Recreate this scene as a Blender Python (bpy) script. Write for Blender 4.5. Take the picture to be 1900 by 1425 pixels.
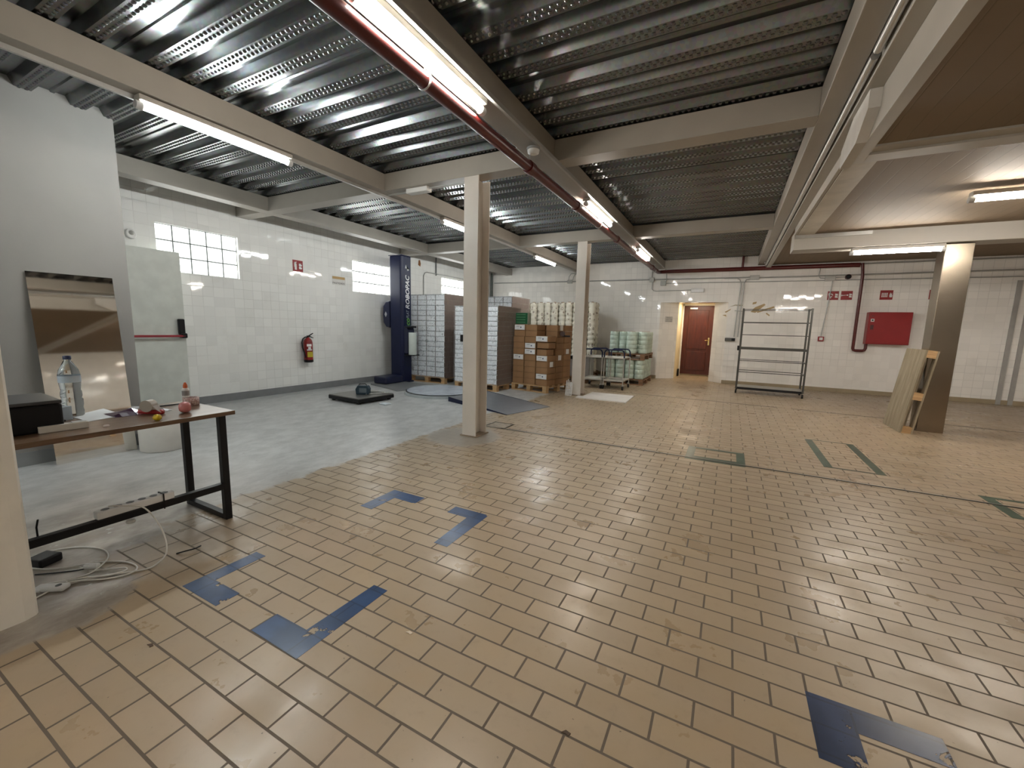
import bpy, bmesh, math, random
from math import pi, sin, cos, radians
from mathutils import Matrix, Vector
random.seed(7)
S = bpy.context.scene
for o in list(bpy.data.objects): bpy.data.objects.remove(o)
COL = S.collection

# ------------------------------------------------------------------ camera
cam_d = bpy.data.cameras.new('camera'); cam = bpy.data.objects.new('camera', cam_d); COL.objects.link(cam)
cam_d.sensor_width = 36.0; cam_d.sensor_fit = 'HORIZONTAL'
cam_d.lens = 764.296 / 1900 * 36.0
cam_d.clip_start = 0.05; cam_d.clip_end = 200
YAW, PITCH, ROLL = 0.480854543, 0.136826005, 0.0250999559
f = Vector((-sin(YAW)*cos(PITCH), cos(YAW)*cos(PITCH), -sin(PITCH)))
r = Vector((cos(YAW), sin(YAW), 0)); u = r.cross(f)
r2 = cos(ROLL)*r + sin(ROLL)*u; u2 = -sin(ROLL)*r + cos(ROLL)*u
M = Matrix((( r2.x, u2.x, -f.x, 0), (r2.y, u2.y, -f.y, 0), (r2.z, u2.z, -f.z, 1.3), (0, 0, 0, 1)))
cam.matrix_world = M
S.camera = cam
# ------------------------------------------------------------------ world, exposure
w = bpy.data.worlds.new('world'); S.world = w; w.use_nodes = True
bg = w.node_tree.nodes['Background']; bg.inputs[0].default_value = (0.75, 0.85, 1, 1); bg.inputs[1].default_value = 1.0
S.view_settings.view_transform = 'Standard'; S.view_settings.look = 'None'
S.view_settings.gamma = 1; S.view_settings.use_curve_mapping = False
S.view_settings.exposure = 1.85
TUBE_E = 40.0       # fluorescent tubes
WIN_E = 2.3        # daylight in the glass blocks
S.cycles.max_bounces = 8; S.cycles.diffuse_bounces = 5; S.cycles.glossy_bounces = 4
S.cycles.sample_clamp_indirect = 6.0
S.cycles.use_denoising = True

# ------------------------------------------------------------------ helpers
def nd(nt, t, **kw):
    n = nt.nodes.new(t)
    for k, v in kw.items(): setattr(n, k, v)
    return n
class NT:
    def __init__(s, name):
        s.m = bpy.data.materials.new(name); s.m.use_nodes = True; s.t = s.m.node_tree
        s.b = s.t.nodes['Principled BSDF']; s.out = s.t.nodes['Material Output']
        s.co = s.t.nodes.new('ShaderNodeTexCoord')
    def L(s, a, b): s.t.links.new(a, b)
    def n(s, t, **kw): return nd(s.t, t, **kw)
    def val(s, x, inp):
        if hasattr(x, 'links') or isinstance(x, bpy.types.NodeSocket): s.L(x, inp)
        else: inp.default_value = x
    def math(s, op, a, b=0.0, c=None, clamp=False):
        n = s.n('ShaderNodeMath', operation=op, use_clamp=clamp)
        s.val(a, n.inputs[0]); s.val(b, n.inputs[1])
        if c is not None: s.val(c, n.inputs[2])
        return n.outputs[0]
    def vmath(s, op, a, b):
        n = s.n('ShaderNodeVectorMath', operation=op); s.val(a, n.inputs[0]); s.val(b, n.inputs[1])
        return n.outputs[0] if op not in ('DOT_PRODUCT', 'LENGTH', 'DISTANCE') else n.outputs[1]
    def noise(s, vec, scale, detail=3, rough=.5, dist=0):
        n = s.n('ShaderNodeTexNoise'); s.L(vec, n.inputs['Vector']); n.inputs['Scale'].default_value = scale
        n.inputs['Detail'].default_value = detail; n.inputs['Roughness'].default_value = rough; n.inputs['Distortion'].default_value = dist
        return n.outputs['Fac']
    def ramp(s, fac, lo, hi, smooth=True):
        n = s.n('ShaderNodeMapRange', clamp=True); n.interpolation_type = 'SMOOTHSTEP' if smooth else 'LINEAR'
        s.val(fac, n.inputs[0]); n.inputs[1].default_value = lo; n.inputs[2].default_value = hi
        return n.outputs[0]
    def mix(s, fac, a, b, mode='MIX'):
        n = s.n('ShaderNodeMix', data_type='RGBA', blend_type=mode)
        s.val(fac, n.inputs[0])
        for x, i in ((a, 6), (b, 7)):
            if isinstance(x, (tuple, list)): n.inputs[i].default_value = (*x[:3], 1)
            else: s.L(x, n.inputs[i])
        return n.outputs[2]
    def bump(s, h, strength=.3, dist=.01, normal=None):
        n = s.n('ShaderNodeBump'); s.L(h, n.inputs['Height']); n.inputs['Strength'].default_value = strength
        n.inputs['Distance'].default_value = dist
        if normal: s.L(normal, n.inputs['Normal'])
        return n.outputs[0]
    def set(s, **kw):
        names = dict(color='Base Color', rough='Roughness', metal='Metallic', normal='Normal', emis='Emission Color', es='Emission Strength', alpha='Alpha', trans='Transmission Weight', ior='IOR', spec='Specular IOR Level', coat='Coat Weight')
        for k, v in kw.items():
            i = s.b.inputs[names[k]]
            if isinstance(v, (tuple, list)): i.default_value = (*v[:3], 1)
            else: s.val(v, i)
        return s
_mats = {}
def mat(name, color, rough=.5, metal=0, var=.06, vs=6.0, bump=0, bs=30, **kw):
    """plain material with a little procedural colour variation"""
    if name in _mats: return _mats[name]
    n = NT(name); o = n.co.outputs['Object']
    nz = n.noise(o, vs, 4)
    c = n.mix(n.ramp(nz, .3, .7), tuple(x*(1-var) for x in color), tuple(min(1, x*(1+var)) for x in color))
    n.set(color=c, rough=rough, metal=metal, **kw)
    if bump: n.set(normal=n.bump(n.noise(o, bs, 3), bump, .005))
    _mats[name] = n.m
    return n.m
def emat(name, color, strength):
    n = NT(name); n.set(color=(.8, .8, .8), emis=color, es=strength); _mats[name] = n.m; return n.m

class MB:
    def __init__(s): s.v = []; s.f = []; s.mi = []; s.sm = []
    def add(s, vs, fs, mi=0, sm=False):
        b = len(s.v); s.v += [tuple(v) for v in vs]
        for q in fs: s.f.append(tuple(b+i for i in q)); s.mi.append(mi); s.sm.append(sm)
        return s
    def box(s, x0, x1, y0, y1, z0, z1, mi=0, M=None):
        vs = [(x, y, z) for z in (z0, z1) for y in (y0, y1) for x in (x0, x1)]
        if M is not None: vs = [tuple(M @ Vector(v)) for v in vs]
        return s.add(vs, [(0, 2, 3, 1), (4, 5, 7, 6), (0, 1, 5, 4), (2, 6, 7, 3), (0, 4, 6, 2), (1, 3, 7, 5)], mi)
    def tube(s, pts, rad, n=10, mi=0, closed=False, flat=False):
        pts = [Vector(p) for p in pts]; N = len(pts); rings = []; ref = None
        rads = rad if isinstance(rad, (list, tuple)) else [rad]*N
        for i, p in enumerate(pts):
            a = pts[i-1] if i > 0 else (pts[-1] if closed else p); b = pts[(i+1) % N] if (i < N-1 or closed) else p
            d = (b-a); d = d.normalized() if d.length > 1e-9 else Vector((0, 0, 1))
            if ref is None:
                ref = Vector((0, 0, 1)) if abs(d.z) < .9 else Vector((1, 0, 0))
            x = d.cross(ref)
            if x.length < 1e-4: x = d.cross(Vector((1, .3, 0)))
            x.normalize(); y = x.cross(d).normalized(); ref = y if not flat else ref
            # keep the width on bends
            k = 1.0
            if 0 < i < N-1:
                c = (pts[i]-pts[i-1]).normalized().dot((pts[i+1]-pts[i]).normalized()); k = 1/max(.5, math.sqrt((1+c)/2))
            ph = pi/n if n == 4 else 0
            rings.append([p + (x*cos(2*pi*j/n+ph) + y*sin(2*pi*j/n+ph))*rads[i]*(k if n == 4 else 1) for j in range(n)])
        vs = [v for rg in rings for v in rg]; fs = []
        for i in range(N if closed else N-1):
            for j in range(n):
                a = i*n+j; b = i*n+(j+1) % n; c = ((i+1) % N)*n+(j+1) % n; d = ((i+1) % N)*n+j
                fs.append((a, b, c, d))
        s.add(vs, fs, mi, n > 5)
        if not closed:
            s.add(rings[0], [tuple(range(n))[::-1]], mi); s.add(rings[-1], [tuple(range(n))], mi)
        return s
    def cyl(s, p0, p1, rad, n=20, mi=0): return s.tube([p0, p1], rad, n, mi)
    def lathe(s, prof, n=24, c=(0, 0, 0), mi=0, cap=True):
        vs = [(c[0]+R*cos(2*pi*j/n), c[1]+R*sin(2*pi*j/n), c[2]+z) for R, z in prof for j in range(n)]
        fs = [(i*n+j, i*n+(j+1) % n, (i+1)*n+(j+1) % n, (i+1)*n+j) for i in range(len(prof)-1) for j in range(n)]
        s.add(vs, fs, mi, True)
        if cap:
            m = len(prof)-1
            s.add(vs[:n], [tuple(range(n))[::-1]], mi); s.add(vs[m*n:], [tuple(range(n))], mi)
        return s
    def prism(s, poly, a0, a1, axis='y', mi=0):
        """poly: 2D points; axis y -> (x,z) profile swept along y ; z -> (x,y) ; x -> (y,z)"""
        def P(p, a): return {'y': (p[0], a, p[1]), 'z': (p[0], p[1], a), 'x': (a, p[0], p[1])}[axis]
        n = len(poly); vs = [P(p, a0) for p in poly] + [P(p, a1) for p in poly]
        fs = [tuple(range(n))[::-1], tuple(range(n, 2*n))] + [(i, (i+1) % n, n+(i+1) % n, n+i) for i in range(n)]
        return s.add(vs, fs, mi)
    def build(s, name, mats, parent=None, bevel=0, recalc=True, bseg=2):
        me = bpy.data.meshes.new(name); me.from_pydata(s.v, [], s.f)
        if not isinstance(mats, (list, tuple)): mats = [mats]
        for m in mats: me.materials.append(m)
        me.polygons.foreach_set('material_index', s.mi); me.polygons.foreach_set('use_smooth', s.sm)
        if recalc:
            bm = bmesh.new(); bm.from_mesh(me)
            if len(bm.verts) < 60000: bmesh.ops.remove_doubles(bm, verts=bm.verts, dist=1e-5) if not any(s.sm) else None
            bmesh.ops.recalc_face_normals(bm, faces=bm.faces); bm.to_mesh(me); bm.free()
        me.update()
        o = bpy.data.objects.new(name, me); COL.objects.link(o)
        if parent: o.parent = parent
        if bevel:
            b = o.modifiers.new('bevel', 'BEVEL'); b.width = bevel; b.segments = bseg; b.limit_method = 'ANGLE'; b.angle_limit = radians(40)
        return o
def tag(o, label, cat, group=None):
    o['label'] = label; o['category'] = cat
    if group: o['group'] = group
    return o
def thing(name, label, cat, loc=(0, 0, 0), rz=0, group=None):
    o = bpy.data.objects.new(name, None); COL.objects.link(o); o.empty_display_size = .1
    o.location = loc; o.rotation_euler = (0, 0, rz)
    return tag(o, label, cat, group)
def struct(name, mb, m, **kw):
    o = mb.build(name, m, **kw); o['kind'] = 'structure'; return o
def dup(root, loc=None, rz=None, label=None):
    c = root.copy(); COL.objects.link(c)
    if loc is not None: c.location = loc
    if rz is not None: c.rotation_euler = (0, 0, rz)
    if label: c['label'] = label
    for ch in root.children:
        d = ch.copy(); COL.objects.link(d); d.parent = c
        for g in ch.children:
            e = g.copy(); COL.objects.link(e); e.parent = d
    return c
def text(name, body, size, m, parent=None, loc=(0, 0, 0), rot=(pi/2, 0, 0), align='CENTER', ext=.0008, shear=0, bold=0, sx=1):
    cu = bpy.data.curves.new(name, 'FONT'); cu.body = body; cu.size = size; cu.align_x = align; cu.align_y = 'CENTER'
    cu.extrude = ext; cu.shear = shear; cu.offset = bold; cu.resolution_u = 3
    t = bpy.data.objects.new('tmp', cu); COL.objects.link(t)
    dg = bpy.context.evaluated_depsgraph_get(); dg.update()
    me = bpy.data.meshes.new_from_object(t.evaluated_get(dg)); bpy.data.objects.remove(t)
    me.name = name; me.materials.clear(); me.materials.append(m)
    if sx != 1:
        for v in me.vertices: v.co.x *= sx
    o = bpy.data.objects.new(name, me); COL.objects.link(o); o.location = loc; o.rotation_euler = rot
    if parent: o.parent = parent
    return o
def arc(cx, cy, r, a0, a1, n=8): return [(cx+r*cos(radians(a0+(a1-a0)*i/n)), cy+r*sin(radians(a0+(a1-a0)*i/n))) for i in range(n+1)]
LW = pi/2   # things mounted on the left wall: local x -> +Y, local y -> into the wall

# ------------------------------------------------------------------ materials
def mat_floor():
    n = NT('floor_tiles_and_concrete'); o = n.co.outputs['Object']
    sep = n.n('ShaderNodeSeparateXYZ'); n.L(o, sep.inputs[0]); X, Y = sep.outputs[0], sep.outputs[1]
    mp = n.n('ShaderNodeMapping'); n.L(o, mp.inputs[0]); mp.inputs['Location'].default_value = (.1205, 0.0, 0)
    wob = n.noise(o, 9, 2)
    br = n.n('ShaderNodeTexBrick'); br.offset = .5; br.offset_frequency = 2; br.squash = 1
    wv = n.n('ShaderNodeVectorMath', operation='SCALE'); 
    nc = n.n('ShaderNodeTexNoise'); n.L(o, nc.inputs['Vector']); nc.inputs['Scale'].default_value = 2.5
    n.L(nc.outputs['Color'], wv.inputs[0]); wv.inputs['Scale'].default_value = .004
    n.L(n.vmath('ADD', mp.outputs[0], wv.outputs[0]), br.inputs['Vector'])
    br.inputs['Color1'].default_value = (1, 1, 1, 1); br.inputs['Color2'].default_value = (0, 0, 0, 1); br.inputs['Mortar'].default_value = (.5, .5, .5, 1)
    br.inputs['Scale'].default_value = 1; br.inputs['Mortar Size'].default_value = .0046; br.inputs['Mortar Smooth'].default_value = .15
    br.inputs['Brick Width'].default_value = .2415; br.inputs['Row Height'].default_value = .1128
    tint = n.mix(br.outputs['Color'], (.335, .255, .165), (.38, .292, .19))
    cloud = n.ramp(n.noise(o, 3.2, 5, .6), .35, .7)
    tile = n.mix(n.math('MULTIPLY', cloud, .22), tint, (.34, .275, .20))
    pink = n.ramp(n.noise(o, 1.1, 3), .5, .75)
    tile = n.mix(n.math('MULTIPLY', pink, .3), tile, (.42, .30, .22))
    sm = n.ramp(n.noise(o, 15, 8, .72), .50, .85)
    tile = n.mix(n.math('MULTIPLY', sm, .5), tile, (.24, .185, .12))
    speck = n.ramp(n.noise(o, 55, 2), .74, .78)
    tile = n.mix(n.math('MULTIPLY', speck, .7), tile, (.09, .07, .05))
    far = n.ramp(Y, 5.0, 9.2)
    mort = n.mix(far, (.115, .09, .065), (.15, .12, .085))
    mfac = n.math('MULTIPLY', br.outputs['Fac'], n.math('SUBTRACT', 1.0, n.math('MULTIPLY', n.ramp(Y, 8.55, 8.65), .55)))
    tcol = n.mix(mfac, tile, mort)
    # concrete
    st = n.n('ShaderNodeMapping'); n.L(o, st.inputs[0]); st.inputs['Scale'].default_value = (1.0, .62, 1); st.inputs['Rotation'].default_value = (0, 0, .5)
    cn = n.ramp(n.noise(st.outputs[0], 6.5, 9, .7), .3, .7)
    conc = n.mix(cn, (.39, .395, .39), (.56, .565, .555))
    nearc = n.ramp(Y, 2.6, 1.0)
    brown = n.mix(n.ramp(n.noise(st.outputs[0], 2.2, 6, .65), .35, .65), (.17, .14, .11), (.43, .39, .34))
    conc = n.mix(n.math('MULTIPLY', nearc, n.ramp(X, -5.2, -3.2)), conc, brown)
    scuff = n.ramp(n.noise(st.outputs[0], 14, 8, .7), .62, .70)
    conc = n.mix(n.math('MULTIPLY', scuff, .6), conc, (.66, .68, .68))
    spot = n.ramp(n.noise(o, 16, 3, .6), .70, .76)
    conc = n.mix(n.math('MULTIPLY', spot, .6), conc, (.07, .07, .065))
    nn = n.math('MULTIPLY', n.math('SUBTRACT', n.noise(o, 4.5, 5, .65), .5), .30)
    def less(a, lim, k=.03): return n.ramp(n.math('ADD', a, nn), lim+k, lim-k)
    m1 = less(X, -3.12)
    m2 = n.math('MULTIPLY', less(X, -2.36), less(Y, .82))
    m2b = n.math('MULTIPLY', less(X, -2.95), less(Y, 1.15))
    d = n.vmath('DISTANCE', o, (-2.72, 3.98, 0)); m3 = n.math('MULTIPLY', n.ramp(n.math('ADD', d, nn), .46, .36), .85)
    m = n.math('MAXIMUM', n.math('MAXIMUM', m1, m2), n.math('MAXIMUM', m2b, n.math('MULTIPLY', m3, n.ramp(X, -2.0, -2.3))))
    # grubby zone of tiles next to the concrete
    grub = n.math('MULTIPLY', n.ramp(n.math('ADD', X, n.math('MULTIPLY', nn, 3)), -2.3, -3.0), n.ramp(n.math('ADD', Y, nn), 2.3, 1.0))
    tcol = n.mix(n.math('MULTIPLY', grub, .55), tcol, (.20, .165, .125))
    conc = n.mix(n.math('MULTIPLY', m3, n.ramp(X, -3.25, -3.0)), conc, (.27, .235, .19))
    col = n.mix(m, tcol, conc)
    rt = n.math('ADD', .27, n.math('MULTIPLY', cloud, .22))
    rt = n.math('ADD', rt, n.math('MULTIPLY', br.outputs['Fac'], .4))
    rc = n.math('ADD', .20, n.math('MULTIPLY', n.noise(st.outputs[0], 7, 6, .6), .3))
    rmx = n.n('ShaderNodeMix', data_type='FLOAT'); n.L(m, rmx.inputs[0]); n.L(rt, rmx.inputs[2]); n.L(rc, rmx.inputs[3])
    h = n.math('SUBTRACT', n.math('MULTIPLY', n.noise(o, 7, 2), .12), n.math('MULTIPLY', br.outputs['Fac'], n.math('SUBTRACT', 1.0, m)))
    n.set(color=col, rough=rmx.outputs[0], normal=n.bump(h, .55, .004), spec=.5)
    return n.m
def mat_walltile(name, axis, base=(.66, .655, .61), pitch=.15, grout=(.40, .39, .36)):
    """axis: 0 for walls along X, 1 for walls along Y"""
    n = NT(name); o = n.co.outputs['Object']
    sep = n.n('ShaderNodeSeparateXYZ'); n.L(o, sep.inputs[0])
    cb = n.n('ShaderNodeCombineXYZ'); n.L(sep.outputs[axis], cb.inputs[0]); n.L(sep.outputs[2], cb.inputs[1])
    sc = n.n('ShaderNodeVectorMath', operation='SCALE'); n.L(cb.outputs[0], sc.inputs[0]); sc.inputs['Scale'].default_value = 1/pitch
    fl = n.vmath('FLOOR', sc.outputs[0], (0, 0, 0)); fr = n.vmath('SUBTRACT', sc.outputs[0], fl)
    wn = n.n('ShaderNodeTexWhiteNoise', noise_dimensions='3D'); n.L(fl, wn.inputs['Vector'])
    fs = n.n('ShaderNodeSeparateXYZ'); n.L(fr, fs.inputs[0])
    def edge(a): return n.math('MINIMUM', a, n.math('SUBTRACT', 1.0, a))
    e = n.math('MINIMUM', edge(fs.outputs[0]), edge(fs.outputs[1]))
    g = n.ramp(e, .024, .010)
    big = n.ramp(n.noise(o, .9, 2), .4, .6)
    tv = n.mix(wn.outputs['Value'], tuple(x*.955 for x in base), tuple(x*1.03 for x in base))
    gs = n.math('MULTIPLY', g, n.math('ADD', .15, n.math('MULTIPLY', big, .35)))
    col = n.mix(gs, tv, grout)
    dirt = n.ramp(n.noise(o, 2.0, 6, .65), .55, .8)
    col = n.mix(n.math('MULTIPLY', dirt, .16), col, (.42, .38, .30))
    tilt = n.vmath('DOT_PRODUCT', n.vmath('SUBTRACT', fr, (.5, .5, .5)), n.vmath('SUBTRACT', wn.outputs['Color'], (.5, .5, .5)))
    h = n.math('ADD', n.math('MULTIPLY', tilt, .9), n.math('MULTIPLY', n.noise(o, 7, 2), .3))
    h = n.math('SUBTRACT', h, n.math('MULTIPLY', g, .35))
    n.set(color=col, rough=n.math('ADD', .045, n.math('MULTIPLY', g, .4)), normal=n.bump(h, .5, .0035), spec=.45)
    return n.m
def mat_deck():
    n = NT('galvanised_deck'); o = n.co.outputs['Object']
    st = n.n('ShaderNodeMapping'); n.L(o, st.inputs[0]); st.inputs['Scale'].default_value = (.12, 1, 1)
    a = n.noise(st.outputs[0], 6, 5, .6)
    c = n.mix(n.ramp(a, .3, .75), (.12, .127, .13), (.21, .22, .22))
    vor = n.n('ShaderNodeTexVoronoi'); n.L(o, vor.inputs['Vector']); vor.inputs['Scale'].default_value = 45
    c = n.mix(.05, c, vor.outputs['Color'])
    n.set(color=c, metal=.92, rough=n.math('ADD', .19, n.math('MULTIPLY', a, .12)), normal=n.bump(n.noise(st.outputs[0], 2.2, 1), .12, .01))
    return n.m
def mat_chipped(name, color, thr=.60, scale=9, tilecol=(.45, .35, .23)):
    n = NT(name); o = n.co.outputs['Object']
    a = n.ramp(n.noise(o, scale, 6, .62, .6), thr, thr+.025)
    c = n.mix(n.ramp(n.noise(o, 5, 4), .35, .7), tuple(x*.75 for x in color), tuple(x*1.25 for x in color))
    mp = n.n('ShaderNodeMapping'); n.L(o, mp.inputs[0]); mp.inputs['Location'].default_value = (.1205, 0.0, 0)
    br = n.n('ShaderNodeTexBrick'); br.offset = .5; n.L(mp.outputs[0], br.inputs['Vector'])
    br.inputs['Scale'].default_value = 1; br.inputs['Mortar Size'].default_value = .004; br.inputs['Brick Width'].default_value = .2415; br.inputs['Row Height'].default_value = .1128
    c = n.mix(n.math('MULTIPLY', br.outputs['Fac'], .6), c, tuple(x*.35 for x in color))
    tr = n.n('ShaderNodeBsdfTransparent'); mx = n.n('ShaderNodeMixShader')
    n.set(color=c, rough=.28, normal=n.bump(n.noise(o, 12, 4), .2, .003))
    n.L(a, mx.inputs[0]); n.L(n.b.outputs[0], mx.inputs[1]); n.L(tr.outputs[0], mx.inputs[2]); n.L(mx.outputs[0], n.out.inputs[0])
    return n.m
def mat_wood(name, c1, c2, along=0, rough=.6, sc=1):
    n = NT(name); o = n.co.outputs['Object']; st = n.n('ShaderNodeMapping'); n.L(o, st.inputs[0])
    s3 = [10*sc, 10*sc, 10*sc]; s3[along] = .8*sc; st.inputs['Scale'].default_value = s3
    a = n.ramp(n.noise(st.outputs[0], 2.5, 6, .6, 1.0), .3, .72)
    n.set(color=n.mix(a, c1, c2), rough=rough, normal=n.bump(a, .15, .002)); return n.m
def mat_film(name, tint=(.85, .87, .88), opac=.35, rough=.12, fl=(1, 1, 1)):
    n = NT(name); o = n.co.outputs['Object']; st = n.n('ShaderNodeMapping'); n.L(o, st.inputs[0]); st.inputs['Scale'].default_value = fl
    nz = n.noise(st.outputs[0], 14, 5, .7, 1.5)
    n.set(color=tint, rough=rough, normal=n.bump(nz, .9, .02), spec=.7)
    tr = n.n('ShaderNodeBsdfTransparent'); mx = n.n('ShaderNodeMixShader')
    n.val(n.math('ADD', opac, n.math('MULTIPLY', n.ramp(nz, .45, .7), .25), clamp=True), mx.inputs[0])
    n.L(tr.outputs[0], mx.inputs[1]); n.L(n.b.outputs[0], mx.inputs[2]); n.L(mx.outputs[0], n.out.inputs[0])
    return n.m
def mat_glass_block(inner=True):
    n = NT('lit_glass_block' if inner else 'lit_glass_block_rim'); o = n.co.outputs['Object']
    a = n.ramp(n.noise(o, 30, 4, .7, 2), .36, .5)
    c = n.mix(a, (.80, .90, .80), (1, 1, .98))
    n.set(color=(.7, .75, .7), rough=.05, emis=c, es=WIN_E if inner else WIN_E*.22, normal=n.bump(n.noise(o, 20, 3), .5, .01)); return n.m
def mat_ceilpanel():
    n = NT('plank_ceiling'); o = n.co.outputs['Object']; sep = n.n('ShaderNodeSeparateXYZ'); n.L(o, sep.inputs[0])
    fr = n.math('FRACT', n.math('DIVIDE', sep.outputs[0], .12)); e = n.math('MINIMUM', fr, n.math('SUBTRACT', 1.0, fr))
    g = n.ramp(e, .04, .01)
    c = n.mix(n.math('MULTIPLY', g, .35), (.24, .185, .13), (.145, .115, .08))
    c = n.mix(n.math('MULTIPLY', n.ramp(n.noise(o, .8, 4), .4, .7), .25), c, (.18, .14, .095))
    n.set(color=c, rough=.7, spec=.14, normal=n.bump(n.math('SUBTRACT', 0.0, g), .4, .004)); return n.m

FLOOR = mat_floor()
TILE_X = mat_walltile('white_wall_tiles_back', 0, (.88, .855, .81), ); TILE_Y = mat_walltile('white_wall_tiles_left', 1, (.84, .84, .81))
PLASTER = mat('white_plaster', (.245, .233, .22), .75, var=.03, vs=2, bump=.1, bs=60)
PILLARP = mat('cream_plaster', (.80, .765, .68), .7, var=.05, vs=5, bump=.25, bs=40)
STEEL = mat('cream_steel_shaded', (.33, .302, .26), .42, var=.04, vs=3); STEELC = mat('cream_steel_lit', (.64, .59, .525), .42, var=.04, vs=3)  # one cream paint: beams coloured darker as shaded, columns lighter as lit
STEELW = mat('white_painted_board', (.40, .375, .33), .45, var=.03, vs=3)
DECK = mat_deck(); CEILP = mat_ceilpanel()
GALV = mat('grey_conduit', (.42, .42, .40), .35, metal=.3)
GALVM = mat('zinc_metal', (.55, .55, .53), .32, metal=.85)
JBOX = mat('grey_junction_box', (.46, .46, .43), .5)
REDP = mat('dark_red_pipe_paint', (.09, .009, .008), .32, var=.08)
RED = mat('red_enamel', (.28, .010, .012), .35)
REDS = mat('red_sign', (.26, .008, .010), .45)
WHT = mat('white_plastic', (.75, .75, .73), .4)
WPAPER = mat('white_paper', (.80, .80, .79), .7)
BLK = mat('black_plastic', (.006, .006, .007), .4, spec=.25)
BLKM = mat('black_metal', (.008, .008, .009), .4, spec=.25)
NAVY = mat('navy_enamel', (.004, .008, .040), .4, spec=.3)
NAVYD = mat('dark_navy_plastic', (.010, .014, .045), .35)
GREYB = mat('grey_painted_plinth', (.20, .205, .21), .5)
BEIGEB = mat('beige_tile_plinth', (.33, .265, .17), .4)
BLOCK = mat_glass_block(); BLOCKR = mat_glass_block(False); MORT = mat('grey_mortar', (.07, .08, .08), .8)
TUBE = emat('lamp_tube_glow', (.93, .99, 1.0), TUBE_E); TUBEW = emat('warm_lamp_tube_glow', (1.0, .93, .84), TUBE_E)
DIFF = mat('clear_lamp_cover', (.8, .8, .8), .2)
STAINLESS = mat('brushed_stainless', (.30, .255, .20), .26, metal=1, var=.08, vs=2, bump=.08, bs=8)
CARD = mat('brown_cardboard', (.30, .165, .075), .75, var=.10, vs=4)
CARDW = mat('white_carton', (.80, .83, .86), .45, var=.06)
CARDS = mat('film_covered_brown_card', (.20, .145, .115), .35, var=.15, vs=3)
GREENM = mat_chipped('green_floor_paint', (.05, .085, .055), .69, 8)
BLUEM = mat_chipped('blue_floor_paint', (.025, .060, .15), .625, 10)
WOODP = mat_wood('pallet_wood', (.40, .24, .11), (.58, .38, .19), 0)
WOODZ = mat_wood('grey_weathered_pallet_wood', (.20, .16, .10), (.36, .30, .21), 2)
WOODD = mat_wood('dark_pallet_wood', (.13, .065, .03), (.26, .14, .07), 0)
TABLEW = mat_wood('brown_table_laminate', (.105, .06, .034), (.19, .115, .068), 1, .28)
DOORW = mat_wood('dark_red_door_wood', (.055, .010, .005), (.095, .018, .008), 2, .35)
PALEGREEN = mat('pale_green_film_roll', (.50, .60, .52), .3, var=.12, vs=8)

# ------------------------------------------------------------------ room shell
WY = 11.85; LX = -7.12
K = WY/12.0
b = MB(); b.box(-7.4, 8.2, -4.2, 14.0, -.12, 0); struct('floor', b, FLOOR)
def wall_cells(us, vs, holes, emit):
    for i in range(len(us)-1):
        for j in range(len(vs)-1):
            cu, cv = (us[i]+us[i+1])/2, (vs[j]+vs[j+1])/2
            if any(h[0] < cu < h[1] and h[2] < cv < h[3] for h in holes): continue
            emit(us[i], us[i+1], vs[j], vs[j+1])
WIN = [(2.92, 4.005, 1.965, 2.615), (6.285, 7.37, 1.965, 2.615), (9.32, 10.405, 1.965, 2.615)]
b = MB(); us = sorted({-4.2, WY+.2, *[x for h in WIN for x in h[:2]]})
wall_cells(us, [0, 1.965, 2.615, 3.3], WIN, lambda a, c, d, e: b.box(LX-.22, LX, a, c, d, e))
struct('wall_left', b, TILE_Y)
HOLE = [(-1.72, -.10, -1, 2.06)]
b = MB(); wall_cells([LX, -1.72, -.10, 8.2], [0, 2.06, 3.3], HOLE, lambda a, c, d, e: b.box(a, c, WY, WY+.35, d, e))
# splayed sides of the door recess
b.prism([(-1.72, WY), (-1.30, WY+.35), (-1.72, WY+.35)], 0, 2.06, 'z'); b.prism([(-.10, WY), (-.10, WY+.35), (-.42, WY+.35)], 0, 2.06, 'z')
struct('wall_back', b, TILE_X)
b = MB(); b.box(-1.42, -1.30, WY+.35, 13.6, 0, 2.3); b.box(-.42, -.30, WY+.35, 13.6, 0, 2.3); b.box(-1.42, -.3, WY+.35, 13.6, 2.12, 2.24); b.box(-1.42, -.3, 13.45, 13.6, 0, 2.3)
struct('wall_lobby', b, mat('warm_yellow_wall', (.72, .62, .42), .7))
b = MB(); b.box(8.0, 8.2, -4.2, WY, 0, 3.3); struct('wall_right', b, TILE_Y)
b = MB(); b.box(-7.4, 8.2, -4.2, -4.0, 0, 3.3); struct('wall_near', b, TILE_X)
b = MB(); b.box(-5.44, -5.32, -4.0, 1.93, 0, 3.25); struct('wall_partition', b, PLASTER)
b = MB()
b.prism([(-2.70, -2.6), (-2.57, -2.6), (-2.57, .47), (-2.585, .505), (-2.60, .515), (-2.70, .515)], 0, 2.95, 'z')
struct('wall_stub', b, PILLARP)
b = MB(); b.box(LX, LX+.012, -4, WY, 0, .12); struct('baseboard_left', b, GREYB)
b = MB(); b.box(-5.32, -5.305, -4, 1.93, 0, .12); struct('baseboard_partition', b, GREYB)
b = MB(); b.box(LX+.02, -1.72, WY-.012, WY, 0, .09); b.box(-.10, 8, WY-.012, WY, 0, .09); struct('baseboard_back', b, BEIGEB)

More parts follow.
